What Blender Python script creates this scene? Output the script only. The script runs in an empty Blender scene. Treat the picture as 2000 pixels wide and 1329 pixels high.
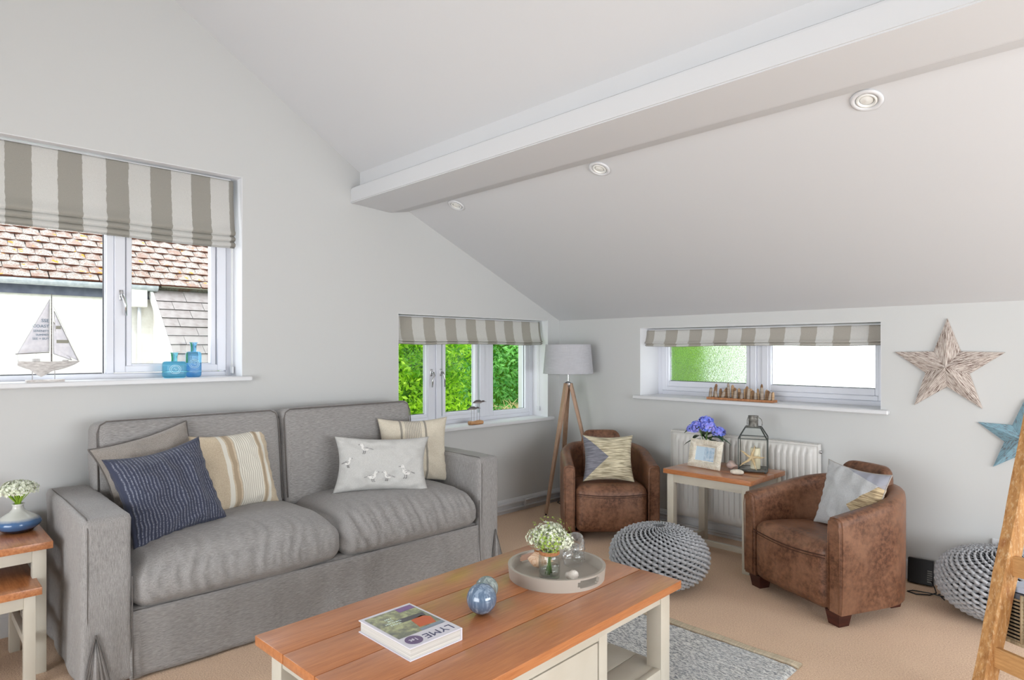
import bpy, bmesh, math, random
from mathutils import Vector, Matrix, noise
random.seed(7)
R = math.radians
PI = math.pi
sc = bpy.context.scene
COL = sc.collection

# ------------------------------------------------------------------ camera
F_PX = 1245.0
YAW = 45.8165
CAM = Vector((4.098, -4.624, 1.45))
cd = bpy.data.cameras.new('camera'); cam = bpy.data.objects.new('camera', cd); COL.objects.link(cam)
cam.location = CAM; cam.rotation_euler = (R(90), 0, R(YAW))
cd.sensor_width = 36; cd.lens = F_PX * 36 / 2000; cd.shift_y = (684 - 664.5) / 2000; cd.clip_start = .02
sc.camera = cam

# ------------------------------------------------------------------ world
w = bpy.data.worlds.new('overcast_sky'); sc.world = w; w.use_nodes = True
nt = w.node_tree; nt.nodes.clear()
bg = nt.nodes.new('ShaderNodeBackground'); wo = nt.nodes.new('ShaderNodeOutputWorld')
bg.inputs['Color'].default_value = (.90, .95, 1, 1); bg.inputs['Strength'].default_value = 3.7
nt.links.new(bg.outputs[0], wo.inputs[0])
sc.view_settings.view_transform = 'Standard'; sc.view_settings.look = 'None'
sc.view_settings.gamma = 1; sc.view_settings.use_curve_mapping = False
sc.view_settings.exposure = 0.33

# ------------------------------------------------------------------ added fill lamps and window portals
def area(name, loc, direction, sx, sy, power, col=(1, 1, 1), portal=False, spread=180):
    d = bpy.data.lights.new(name, 'AREA'); d.shape = 'RECTANGLE'; d.size = sx; d.size_y = sy
    d.energy = power; d.color = col; d.spread = R(spread)
    if portal: d.cycles.is_portal = True
    o = bpy.data.objects.new(name, d); COL.objects.link(o); o.location = loc
    o.rotation_euler = Vector(direction).to_track_quat('-Z', 'Y').to_euler()
    return o
area('rear_fill_lamp', (3.1, -7.35, 1.05), (-.1, 1, .02), 3.6, 1.9, 25, (.95, .98, 1), spread=110)  # added fill lamp behind the camera; the door opening is invented
area('side_fill_lamp', (6.45, -2.3, 1.15), (-1, .10, .0), 3.4, 1.1, 50, (.95, .98, 1), spread=150)  # added fill lamp at an invented side opening, evens out walls and ceilings
area('portal_one', (-.42, -4.0, 1.9), (1, 0, 0), 2.1, 1.3, 1, portal=True)
area('portal_two', (-.42, -1.0, 1.27), (1, 0, 0), 1.75, .95, 1, portal=True)
area('portal_three', (1.86, .42, 1.36), (0, -1, 0), 1.9, .65, 1, portal=True)

# ------------------------------------------------------------------ helpers
def lin(c):
    return tuple(((v / 255) / 12.92 if v / 255 <= .04045 else ((v / 255 + .055) / 1.055) ** 2.4) for v in c) + (1,)

class NT:
    def __init__(s, name):
        s.m = bpy.data.materials.new(name); s.m.use_nodes = True; s.t = s.m.node_tree
        s.b = s.t.nodes['Principled BSDF']; s.out = s.t.nodes['Material Output']
    def n(s, kind, **kw):
        x = s.t.nodes.new(kind)
        for k, v in kw.items():
            if k in x.inputs: x.inputs[k].default_value = v
            else: setattr(x, k, v)
        return x
    def l(s, a, b): s.t.links.new(a, b)
    def math(s, op, a, b=None, c=None):
        x = s.n('ShaderNodeMath', operation=op)
        for i, v in enumerate((a, b, c)):
            if v is None: continue
            if isinstance(v, (int, float)): x.inputs[i].default_value = v
            else: s.l(v, x.inputs[i])
        return x.outputs[0]
    def mix(s, f, a, b):
        x = s.n('ShaderNodeMix', data_type='RGBA')
        if isinstance(f, (int, float)): x.inputs['Factor'].default_value = f
        else: s.l(f, x.inputs['Factor'])
        for k, v in ((6, a), (7, b)):
            if isinstance(v, tuple): x.inputs[k].default_value = v
            else: s.l(v, x.inputs[k])
        return x.outputs[2]
    def coord(s, kind='Object', scale=(1, 1, 1), rot=(0, 0, 0)):
        c = s.n('ShaderNodeTexCoord'); mp = s.n('ShaderNodeMapping'); mp.inputs['Scale'].default_value = scale
        mp.inputs['Rotation'].default_value = rot
        s.l(c.outputs[kind], mp.inputs['Vector']); return mp.outputs[0]
    def noise(s, vec, scale=5, detail=3, rough=.55):
        x = s.n('ShaderNodeTexNoise'); x.inputs['Scale'].default_value = scale; x.inputs['Detail'].default_value = detail
        x.inputs['Roughness'].default_value = rough; s.l(vec, x.inputs['Vector']); return x.outputs[0]
    def ramp(s, f, lo, hi):
        x = s.n('ShaderNodeMapRange'); x.inputs['From Min'].default_value = lo; x.inputs['From Max'].default_value = hi
        s.l(f, x.inputs['Value']); return x.outputs[0]
    def bump(s, h, strength=.3, dist=.01):
        x = s.n('ShaderNodeBump'); x.inputs['Strength'].default_value = strength; x.inputs['Distance'].default_value = dist
        s.l(h, x.inputs['Height']); s.l(x.outputs[0], s.b.inputs['Normal'])

def mat(name, c1, c2=None, sc_=(1, 1, 1), nscale=20, lo=.35, hi=.65, rough=.6, bump=0, bd=.002, metal=0, spec=.5, coat=0, detail=3, trans=0, ior=1.45, coord='Object', sheen=0):
    k = NT(name); b = k.b
    b.inputs['Roughness'].default_value = rough; b.inputs['Metallic'].default_value = metal
    b.inputs['Specular IOR Level'].default_value = spec; b.inputs['Coat Weight'].default_value = coat
    b.inputs['Transmission Weight'].default_value = trans; b.inputs['IOR'].default_value = ior
    b.inputs['Sheen Weight'].default_value = sheen
    b.inputs['Base Color'].default_value = lin(c1)
    if c2 is not None or bump:
        v = k.coord(coord, sc_); n = k.noise(v, nscale, detail)
        if c2 is not None: k.l(k.mix(k.ramp(n, lo, hi), lin(c1), lin(c2)), b.inputs['Base Color'])
        if bump: k.bump(n, bump, bd)
    return k.m

def obj(name, bm, m, parent=None, smooth=False, world=False, autos=None):
    me = bpy.data.meshes.new(name)
    if world and parent is not None:
        bm.transform((Matrix.Translation(parent.location) @ parent.rotation_euler.to_matrix().to_4x4()).inverted())
    bm.normal_update(); bm.to_mesh(me); bm.free()
    for p in me.polygons: p.use_smooth = smooth
    if autos is not None:
        for p in me.polygons: p.use_smooth = True
        me.set_sharp_from_angle(angle=R(autos))
    o = bpy.data.objects.new(name, me); COL.objects.link(o)
    if m is not None: me.materials.append(m)
    if parent is not None: o.parent = parent
    return o
def tag(o, label=None, cat=None, group=None, kind=None):
    if label: o['label'] = label
    if cat: o['category'] = cat
    if group: o['group'] = group
    if kind: o['kind'] = kind
    return o
def thing(name, label, cat, loc=(0, 0, 0), rz=0, group=None, kind=None, rot=None):
    o = bpy.data.objects.new(name, None); COL.objects.link(o); o.empty_display_size = .1
    o.location = loc; o.rotation_euler = rot if rot else (0, 0, rz)
    return tag(o, label, cat, group, kind)
def structure(name, loc=(0, 0, 0)):
    o = bpy.data.objects.new(name, None); COL.objects.link(o); o.location = loc; o['kind'] = 'structure'; return o
def dup(o, parent=None):
    c = o.copy(); COL.objects.link(c)
    if parent is not None: c.parent = parent
    for ch in list(o.children): dup(ch, c)
    return c

def box(bm, x0, x1, y0, y1, z0, z1, bev=0, seg=2, mtx=None):
    vs = [bm.verts.new((x, y, z)) for z in (z0, z1) for (x, y) in ((x0, y0), (x1, y0), (x1, y1), (x0, y1))]
    fs = [bm.faces.new([vs[i] for i in q]) for q in ((3, 2, 1, 0), (4, 5, 6, 7), (0, 1, 5, 4), (1, 2, 6, 5), (2, 3, 7, 6), (3, 0, 4, 7))]
    nv = vs
    if bev:
        es = list({e for f in fs for e in f.edges})
        r = bmesh.ops.bevel(bm, geom=es, offset=bev, segments=seg, affect='EDGES', profile=.6)
        nv = list({v for f in r['faces'] for v in f.verts} | {v for v in vs if v.is_valid})
    if mtx is not None: bmesh.ops.transform(bm, matrix=mtx, verts=nv)
    return nv
def B(*a, **k):
    bm = bmesh.new(); box(bm, *a, **k); return bm
def lathe(bm, prof, seg=32, c=(0, 0, 0), mtx=None, close=True):
    rings = []
    for r, z in prof:
        rings.append([bm.verts.new((c[0] + r * math.cos(2 * PI * i / seg), c[1] + r * math.sin(2 * PI * i / seg), c[2] + z)) for i in range(seg)])
    for a, b in zip(rings, rings[1:]):
        for i in range(seg): bm.faces.new((a[i], a[(i + 1) % seg], b[(i + 1) % seg], b[i]))
    if close:
        bm.faces.new(rings[0][::-1]); bm.faces.new(rings[-1])
    if mtx is not None: bmesh.ops.transform(bm, matrix=mtx, verts=[v for r_ in rings for v in r_])
    return rings
def tube(bm, pts, r, seg=8, closed=False, cap=True):
    pts = [Vector(p) for p in pts]; n = len(pts); rings = []
    up = None
    for i, p in enumerate(pts):
        a = pts[i - 1] if (i or closed) else p; b = pts[(i + 1) % n] if (i < n - 1 or closed) else p
        t = (b - a).normalized() if (b - a).length > 1e-9 else Vector((0, 0, 1))
        if up is None:
            up = t.orthogonal().normalized()
        up = (up - t * up.dot(t)); up = up.normalized() if up.length > 1e-6 else t.orthogonal().normalized()
        s = t.cross(up); rr = r[i] if isinstance(r, (list, tuple)) else r
        rings.append([bm.verts.new(p + (up * math.cos(2 * PI * k / seg) + s * math.sin(2 * PI * k / seg)) * rr) for k in range(seg)])
    prs = list(zip(rings, rings[1:])) + ([(rings[-1], rings[0])] if closed else [])
    for a, b in prs:
        for k in range(seg): bm.faces.new((a[k], a[(k + 1) % seg], b[(k + 1) % seg], b[k]))
    if cap and not closed:
        bm.faces.new(rings[0][::-1]); bm.faces.new(rings[-1])
def prism(bm, poly, vec):
    vec = Vector(vec); a = [bm.verts.new(p) for p in poly]; b = [bm.verts.new(Vector(p) + vec) for p in poly]; n = len(a)
    fs = [bm.faces.new(a), bm.faces.new(b[::-1])]
    for i in range(n): fs.append(bm.faces.new((a[(i + 1) % n], a[i], b[i], b[(i + 1) % n])))
    bmesh.ops.recalc_face_normals(bm, faces=fs)
    return fs
def bar(bm, p, q, wx, wy=None, up=(0, 0, 1), wx2=None, wy2=None):
    p, q = Vector(p), Vector(q); t = (q - p).normalized(); u = Vector(up); s = t.cross(u)
    if s.length < 1e-4: s = t.cross(Vector((0, 1, 0)))
    s.normalize(); u = s.cross(t); wy = wy or wx; wx2 = wx2 or wx; wy2 = wy2 or wy
    a = [bm.verts.new(p + s * (i * wx / 2) + u * (j * wy / 2)) for i, j in ((-1, -1), (1, -1), (1, 1), (-1, 1))]
    b = [bm.verts.new(q + s * (i * wx2 / 2) + u * (j * wy2 / 2)) for i, j in ((-1, -1), (1, -1), (1, 1), (-1, 1))]
    fs = [bm.faces.new(a[::-1]), bm.faces.new(b)] + [bm.faces.new((a[i], a[(i + 1) % 4], b[(i + 1) % 4], b[i])) for i in range(4)]
    bmesh.ops.recalc_face_normals(bm, faces=fs)
def sphere(bm, c, r, sub=2, sc3=(1, 1, 1)):
    g = bmesh.ops.create_icosphere(bm, subdivisions=sub, radius=r)
    for v in g['verts']: v.co = Vector((v.co.x * sc3[0], v.co.y * sc3[1], v.co.z * sc3[2])) + Vector(c)
def recalc(bm): bmesh.ops.recalc_face_normals(bm, faces=bm.faces[:]); return bm

def soft_box(w_, d_, h_, r, n=(24, 16, 8), bulge=(0, 0, 0), wr=0, wf=6, seed=0, wdir=(1, 1, 1), front_sag=0):
    """rounded, slightly inflated block, centred at x,y; z from 0 to h"""
    bm = bmesh.new(); nx, ny, nz = n
    idx = {}
    def key(i, j, k):
        if (i, j, k) not in idx:
            p = Vector(((i / nx - .5) * w_, (j / ny - .5) * d_, (k / nz - .5) * h_))
            q = Vector([max(-L / 2 + r, min(L / 2 - r, c)) for L, c in zip((w_, d_, h_), p)])
            dd = p - q
            # remap the rim so the arc gets vertices
            if dd.length > 1e-9: p = q + dd.normalized() * r
            u, v, t = 2 * i / nx - 1, 2 * j / ny - 1, 2 * k / nz - 1
            p.x += bulge[0] * (1 if u > .5 else -1 if u < -.5 else 0) * (1 - v * v) * (1 - t * t)
            p.y += bulge[1] * (v) * (1 - u ** 4) * (1 - t * t)
            p.z += bulge[2] * (t) * (1 - u ** 4) * (1 - v ** 4)
            if wr:
                s = Vector((p.x * wdir[0], p.y * wdir[1], p.z * wdir[2])) * wf + Vector((seed, seed * 1.7, 0))
                f = noise.noise(s) + .5 * noise.noise(s * 2.1)
                nn = Vector((u ** 3 * .3, v ** 3, t ** 3)); nn = nn.normalized() if nn.length > 1e-6 else Vector((0, 0, 1))
                p += nn * f * wr
            p.z += h_ / 2
            idx[(i, j, k)] = bm.verts.new(p)
        return idx[(i, j, k)]
    for i in range(nx):
        for j in range(ny):
            bm.faces.new((key(i, j, nz), key(i + 1, j, nz), key(i + 1, j + 1, nz), key(i, j + 1, nz)))
            bm.faces.new((key(i, j + 1, 0), key(i + 1, j + 1, 0), key(i + 1, j, 0), key(i, j, 0)))
    for i in range(nx):
        for k in range(nz):
            bm.faces.new((key(i, 0, k), key(i + 1, 0, k), key(i + 1, 0, k + 1), key(i, 0, k + 1)))
            bm.faces.new((key(i + 1, ny, k), key(i, ny, k), key(i, ny, k + 1), key(i + 1, ny, k + 1)))
    for j in range(ny):
        for k in range(nz):
            bm.faces.new((key(0, j + 1, k), key(0, j, k), key(0, j, k + 1), key(0, j + 1, k + 1)))
            bm.faces.new((key(nx, j, k), key(nx, j + 1, k), key(nx, j + 1, k + 1), key(nx, j, k + 1)))
    return recalc(bm)
def place(bm, loc, rz=0, rot=None):
    M = Matrix.Translation(loc) @ (rot if rot is not None else Matrix.Rotation(rz, 4, 'Z')); bm.transform(M); return bm

# ------------------------------------------------------------------ materials
M = {}
M['wall'] = mat('white_emulsion_wall', (203, 204, 203), rough=.85, bump=.04, nscale=300, bd=.001, spec=.2)
M['ceil'] = mat('white_ceiling_paint', (212, 213, 215), rough=.9, spec=.15)
M['gloss'] = mat('white_gloss_paint', (218, 219, 221), rough=.35)
M['upvc'] = mat('white_window_plastic', (226, 228, 236), rough=.3)
M['rubber'] = mat('grey_glazing_seal', (90, 92, 98), rough=.6)
def carpet():
    k = NT('tan_twist_carpet'); v = k.coord(); n1 = k.noise(v, 160, 4, .7); n2 = k.noise(v, 3, 3); n3 = k.noise(v, 420, 2)
    c = k.mix(k.ramp(n1, .3, .7), lin((188, 144, 110)), lin((255, 228, 198)))
    c = k.mix(k.math('MULTIPLY', k.ramp(n2, .3, .7), .35), c, lin((240, 208, 176)))
    k.l(c, k.b.inputs['Base Color']); k.b.inputs['Roughness'].default_value = .95; k.b.inputs['Specular IOR Level'].default_value = .1
    k.b.inputs['Sheen Weight'].default_value = .2
    k.bump(k.math('ADD', n1, n3), .55, .006); return k.m
M['carpet'] = carpet()
def weave(name, dark, light, ax=(3, 60, 60), amt=(.3, .7), sheen=.15, bmp=.25, s=14):
    """slubby cloth: noise stretched along the yarns"""
    k = NT(name); n1 = k.noise(k.coord('Object', ax), s, 3, .6)
    n2 = k.noise(k.coord('Object', (ax[2], ax[1] * .6, ax[0])), s, 2, .6); n3 = k.noise(k.coord(), 2.2, 2)
    f = k.ramp(k.math('ADD', k.math('MULTIPLY', n1, .72), k.math('MULTIPLY', n2, .28)), *amt)
    c = k.mix(f, lin(dark), lin(light)); c = k.mix(k.math('MULTIPLY', k.ramp(n3, .35, .65), .22), c, lin(tuple(int(a * .9) for a in light)))
    k.l(c, k.b.inputs['Base Color']); k.b.inputs['Roughness'].default_value = .9; k.b.inputs['Specular IOR Level'].default_value = .2
    k.b.inputs['Sheen Weight'].default_value = sheen; k.bump(n1, bmp, .001); return k.m
M['sofa'] = weave('grey_brown_slub_linen', (110, 107, 106), (176, 173, 171), (70, 5.0, 70), (.3, .7), s=7, bmp=.1)
M['sofa_v'] = weave('grey_brown_slub_linen_upright', (110, 107, 106), (176, 173, 171), (70, 70, 5.0), (.3, .7), s=7, bmp=.1)
M['piping'] = mat('dark_grey_seam_cord', (104, 99, 96), rough=.9)
M['lightcord'] = mat('pale_seam_cord', (176, 172, 166), rough=.9)
def leather():
    k = NT('worn_brown_leather'); v = k.coord(); n1 = k.noise(v, 42, 6, .75); n2 = k.noise(v, 5, 3); n3 = k.noise(v, 120, 3)
    c = k.mix(k.ramp(n1, .38, .62), lin((78, 48, 33)), lin((130, 89, 65)))
    c = k.mix(k.math('MULTIPLY', k.ramp(n2, .4, .65), .6), c, lin((152, 112, 88)))
    k.l(c, k.b.inputs['Base Color']); k.l(k.ramp(n1, -.3, 1.5), k.b.inputs['Roughness']); k.b.inputs['Specular IOR Level'].default_value = .45
    k.bump(n3, .12, .002); return k.m
M['leather'] = leather()
M['leather_seam'] = mat('leather_seam', (70, 42, 30), rough=.6)
M['darkwood'] = mat('dark_stained_foot_wood', (58, 26, 22), (78, 38, 30), (1, 1, 6), 8, rough=.35)
def wood(name, a, b, ax=(1, 1, 1), rough=.3, s=6, coat=.25, c3=None, scl=(14, 1.0, 14)):
    k = NT(name); v = k.coord('Object', scl); n1 = k.noise(v, s, 5, .6); n2 = k.noise(k.coord('Object', (scl[0] * 6, scl[1] * 2, scl[2] * 6)), s, 3)
    f = k.ramp(k.math('ADD', k.math('MULTIPLY', n1, .65), k.math('MULTIPLY', n2, .35)), .3, .7)
    c = k.mix(f, lin(a), lin(b)); k.l(c, k.b.inputs['Base Color']); k.b.inputs['Roughness'].default_value = rough
    k.b.inputs['Coat Weight'].default_value = coat; k.b.inputs['Coat Roughness'].default_value = .22; k.bump(n2, .06, .001); return k.m
M['oak_y'] = wood('orange_varnished_oak', (162, 94, 48), (202, 132, 80), rough=.32, coat=.55)
M['oak_x'] = wood('orange_varnished_oak_cross', (150, 84, 42), (204, 138, 88), rough=.32, coat=.55, scl=(1, 14, 14))
M['cream'] = mat('stone_cream_paint', (202, 196, 182), (196, 189, 174), (1, 1, 1), 6, rough=.4)
M['lampwood'] = wood('pale_brown_beech', (158, 126, 104), (190, 158, 132), rough=.5, coat=0, scl=(10, 10, 1))
M['shade'] = weave('grey_lampshade_fabric', (178, 178, 183), (200, 200, 205), (2, 2, 40), s=8)
M['chrome'] = mat('brushed_steel', (190, 190, 192), rough=.25, metal=1)
M['darkmetal'] = mat('dark_lead_came', (74, 78, 76), rough=.45, metal=.6)
M['galv'] = mat('weathered_galvanised_tin', (138, 136, 130), (92, 90, 86), (1, 1, 1), 40, rough=.5, metal=.5)
M['black'] = mat('black_plastic', (14, 14, 17), rough=.4)
M['stonegrey'] = mat('driftwood_grey', (150, 146, 142), (98, 94, 92), (1, 1, 8), 12, rough=.8, bump=.2)
M['ceramic_white'] = mat('white_glaze', (232, 232, 228), rough=.15, coat=.4)
def glass_pane():
    k = NT('clear_window_glass'); tr = k.n('ShaderNodeBsdfTransparent'); gl = k.n('ShaderNodeBsdfGlossy'); gl.inputs['Roughness'].default_value = 0
    tr.inputs[0].default_value = (.97, .985, .98, 1)
    fr = k.n('ShaderNodeLayerWeight'); mx = k.n('ShaderNodeMixShader')
    k.l(k.math('ADD', k.math('MULTIPLY', k.math('POWER', fr.outputs['Facing'], 4.), .5), .015), mx.inputs[0]); k.l(tr.outputs[0], mx.inputs[1]); k.l(gl.outputs[0], mx.inputs[2]); k.l(mx.outputs[0], k.out.inputs[0]); return k.m
M['glass'] = glass_pane()
def clear_glass(name, col, pw=3., mu=.6):
    k = NT(name); tr = k.n('ShaderNodeBsdfTransparent'); gl = k.n('ShaderNodeBsdfGlossy'); gl.inputs['Roughness'].default_value = .03
    tr.inputs[0].default_value = col; fr = k.n('ShaderNodeLayerWeight')
    mx = k.n('ShaderNodeMixShader'); f = k.math('ADD', k.math('MULTIPLY', k.math('POWER', fr.outputs['Facing'], pw), mu), .05)
    k.l(f, mx.inputs[0]); k.l(tr.outputs[0], mx.inputs[1]); k.l(gl.outputs[0], mx.inputs[2]); k.l(mx.outputs[0], k.out.inputs[0]); return k.m
M['jarglass'] = clear_glass('clear_jar_glass', (.97, .985, .98, 1))
M['lanternglass'] = clear_glass('thin_lantern_glass', (.975, .99, .98, 1))
M['blueglass'] = mat('turquoise_bottle_glass', (118, 196, 220), rough=.04, trans=.9, ior=1.2)
M['blueglass2'] = mat('sky_blue_bottle_glass', (122, 186, 230), rough=.04, trans=.9, ior=1.2)
M['water'] = clear_glass('still_water', (.96, .98, .97, 1))
def obscured():
    k = NT('rain_textured_obscured_glass'); v = k.coord('Object', (120, 120, 14)); n = k.noise(v, 4, 4)
    k.b.inputs['Base Color'].default_value = (1, 1, 1, 1); k.b.inputs['Transmission Weight'].default_value = 1; k.b.inputs['Roughness'].default_value = .2
    k.b.inputs['IOR'].default_value = 1.3; k.bump(n, .9, .012); return k.m
M['obscured'] = obscured()

# ------------------------------------------------------------------ shell of the room
XM, YB = 6.6, -7.5      # far ends of the room behind the camera
SL, SU = .4503, .629    # ceiling slopes
ZE = 1.732              # height of the ceiling at the right-hand wall
RIDGE = -4.2
def zc(y):
    if y > -2.176: return ZE - SL * y
    if y > RIDGE: return 2.733 + SU * (-2.176 - y)
    zr = 2.733 + SU * (-2.176 - RIDGE); return zr + (y - RIDGE) * (zr - 2.75) / (RIDGE - YB)
T = .40
def gable(name, x0, x1, holes):
    ys = sorted({YB - .3, YB, RIDGE, -2.176, 0, T} | {v for h in holes for v in h[:2]})
    bm = bmesh.new()
    for a, b in zip(ys, ys[1:]):
        za, zb = zc(a) + .1, zc(b) + .1
        hs = [h for h in holes if h[0] <= a + 1e-6 and h[1] >= b - 1e-6]
        if hs:
            h = hs[0]
            prism(bm, [(x0, a, -.12), (x0, b, -.12), (x0, b, h[2]), (x0, a, h[2])], (x1 - x0, 0, 0))
            prism(bm, [(x0, a, h[3]), (x0, b, h[3]), (x0, b, zb), (x0, a, za)], (x1 - x0, 0, 0))
        else:
            prism(bm, [(x0, a, -.12), (x0, b, -.12), (x0, b, zb), (x0, a, za)], (x1 - x0, 0, 0))
    return tag(obj(name, recalc(bm), M['wall']), kind='structure')
W1 = (-5.0, -3.03, 1.278, 2.547); W2 = (-1.853, -.165, .812, 1.73); W3 = (.925, 2.795, 1.055, 1.638)
gable('wall_left', 0, -T, [W1, W2])
gable('wall_front', XM, XM + .3, [(-4.1, -.6, .55, 1.8)])
bm = bmesh.new(); zt = ZE + .14
for a, b, h in ((-T, W3[0], None), (W3[0], W3[1], W3), (W3[1], XM + .3, None)):
    if h: box(bm, a, b, 0, T, -.12, h[2]); box(bm, a, b, 0, T, h[3], zt)
    else: box(bm, a, b, 0, T, -.12, zt)
tag(obj('wall_right', bm, M['wall']), kind='structure')
bm = bmesh.new()
for a, b, h in ((-T, 1.2, 0), (1.2, 5.0, 1), (5.0, XM + .3, 0)):
    if h: box(bm, a, b, YB - .3, YB, 2.3, 2.9)
    else: box(bm, a, b, YB - .3, YB, -.12, 2.9)
tag(obj('wall_rear', bm, M['wall']), kind='structure')
tag(obj('floor', B(-T, XM + .3, YB - .3, T, -.14, 0), M['carpet']), kind='structure')
bm = bmesh.new()
def slab(bm, y0, y1, t=.12):
    prism(bm, [(-T, y0, zc(y0)), (-T, y1, zc(y1)), (-T, y1, zc(y1) + t), (-T, y0, zc(y0) + t)], (XM + T + .3, 0, 0))
slab(bm, -2.175, T + .1)
tag(obj('ceiling', recalc(bm), M['ceil']), kind='structure')
bm = bmesh.new(); slab(bm, RIDGE, -2.177); slab(bm, YB - .3, RIDGE)
tag(obj('ceiling.001', recalc(bm), M['ceil']), kind='structure')
# boxed purlin along the ceiling
bm = bmesh.new()
prism(bm, [(0.001, -2.26, 2.612), (0.001, -2.262, 2.507), (0.001, -1.925, 2.488), (0.001, -1.76, 2.521), (0.001, -1.77, 2.54), (0.001, -2.17, 2.66)], (XM - .01, 0, 0))
bmesh.ops.bevel(bm, geom=[e for e in bm.edges if abs(e.verts[0].co.y - e.verts[1].co.y) < 1e-4 and abs(e.verts[0].co.z - e.verts[1].co.z) < 1e-4], offset=.006, segments=2, affect='EDGES')
tag(obj('trim_1', recalc(bm), M['ceil']), 'white boxed beam running under the sloping ceiling', kind='structure')
bm = bmesh.new(); prism(bm, [(0.001, -2.186, 2.60), (0.001, -2.17, 2.60), (0.001, -2.165, 2.72), (0.001, -2.186, 2.742)], (XM - .01, 0, 0))
tag(obj('trim_2', recalc(bm), M['ceil']), kind='structure')

# skirting boards
def skirt(name, a, b, wall):
    prof = [(0, 0), (.018, 0), (.018, .085), (.014, .095), (.014, .102), (.008, .118), (0, .122)]
    bm = bmesh.new()
    if wall == 'left': prism(bm, [(d, a, z) for d, z in prof], (0, b - a, 0))
    else: prism(bm, [(a, -d, z) for d, z in prof], (b - a, 0, 0))
    return tag(obj(name, recalc(bm), M['gloss']), kind='structure')
skirt('baseboard_left', YB, 0, 'left'); skirt('baseboard_right', 0.0, XM, 'right')
def pipe(name, label, pts, r=.0105):
    bm = bmesh.new(); tube(bm, pts, r, 10)
    return tag(obj(name, bm, M['gloss'], smooth=True), label, 'pipe')
p1 = pipe('heating_pipe', 'upper white heating pipe running along the skirting, round the corner', [(.032, -2.6, .086), (.032, -.04, .086), (.034, -.034, .086), (.04, -.032, .086), (1.24, -.032, .086), (1.27, -.06, .088), (1.3, -.062, .12), (1.3, -.062, .16)])
p2 = pipe('heating_pipe.001', 'lower white heating pipe just above the carpet edge', [(.032, -2.6, .036), (.032, -.04, .036), (.034, -.034, .036), (.04, -.032, .036), (2.44, -.032, .036), (2.47, -.06, .05), (2.47, -.065, .1), (2.47, -.065, .15)])
for y in (-.52, -.95):
    bm = bmesh.new(); box(bm, .018, .045, y, y + .014, .024, .1, .003); obj('pipe_clip', bm, M['gloss'], p1)

# ------------------------------------------------------------------ windows
def frame_bar(bm, wall, u0, u1, d0, d1, z0, z1, bev=.004):
    """u along the wall, d depth outwards"""
    if wall == 'left': return box(bm, -d1, -d0, u0, u1, z0, z1, bev, 1)
    return box(bm, u0, u1, d0, d1, z0, z1, bev, 1)
def ring(bm, wall, u0, u1, d0, d1, z0, z1, t, tb=None, tt=None):
    tb = tb or t; tt = tt or t
    frame_bar(bm, wall, u0, u0 + t, d0, d1, z0, z1); frame_bar(bm, wall, u1 - t, u1, d0, d1, z0, z1)
    frame_bar(bm, wall, u0 + t, u1 - t, d0, d1, z0, z0 + tb); frame_bar(bm, wall, u0 + t, u1 - t, d0, d1, z1 - tt, z1)
def handle(root, wall, u, d, z, side=1):
    def P(uu, dd, zz): return (-dd, uu, zz) if wall == 'left' else (uu, dd, zz)
    bm = bmesh.new()
    a = P(u - .011, d - .009, z - .03); b = P(u + .011, d, z + .03)
    box(bm, min(a[0], b[0]), max(a[0], b[0]), min(a[1], b[1]), max(a[1], b[1]), z - .03, z + .03, .004, 2)
    tube(bm, [P(u, d, z), P(u, d - .035, z), P(u + .004, d - .042, z - .02), P(u + .014 * side, d - .042, z - .06), P(u + .016 * side, d - .04, z - .12)], [.009, .009, .009, .0075, .006], 8)
    obj('handle', bm, M['chrome'], root, smooth=True, world=True)['label'] = 'polished metal window handle'

def pane(root, wall, u0, u1, d, z0, z1, m):
    bm = bmesh.new()
    if wall == 'left': box(bm, -d - .004, -d, u0, u1, z0, z1)
    else: box(bm, u0, u1, d, d + .004, z0, z1)
    if m is M['glass']:
        bm.free(); bm = bmesh.new()
        vs = [(-d, u0, z0), (-d, u1, z0), (-d, u1, z1), (-d, u0, z1)] if wall == 'left' else [(u0, d, z0), (u1, d, z0), (u1, d, z1), (u0, d, z1)]
        bm.faces.new([bm.verts.new(v) for v in vs])
    obj('pane', bm, m, root, world=True)
def seal(root, wall, u0, u1, d, z0, z1):
    bm = bmesh.new(); ring(bm, wall, u0 - .004, u1 + .004, d, d + .012, z0 - .004, z1 + .004, .007)
    obj('glazing_seal', bm, M['rubber'], root, world=True)
def sill(root, wall, u0, u1, d, z):
    """z is the top; nose projects into the room"""
    bm = bmesh.new()
    frame_bar(bm, wall, u0, u1, 0, d, z - .03, z, 0)
    frame_bar(bm, wall, u0 - .05, u1 + .05, -.045, .0005, z - .03, z, .006)
    obj('sill', bm, M['gloss'], root, world=True, autos=30)

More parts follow.
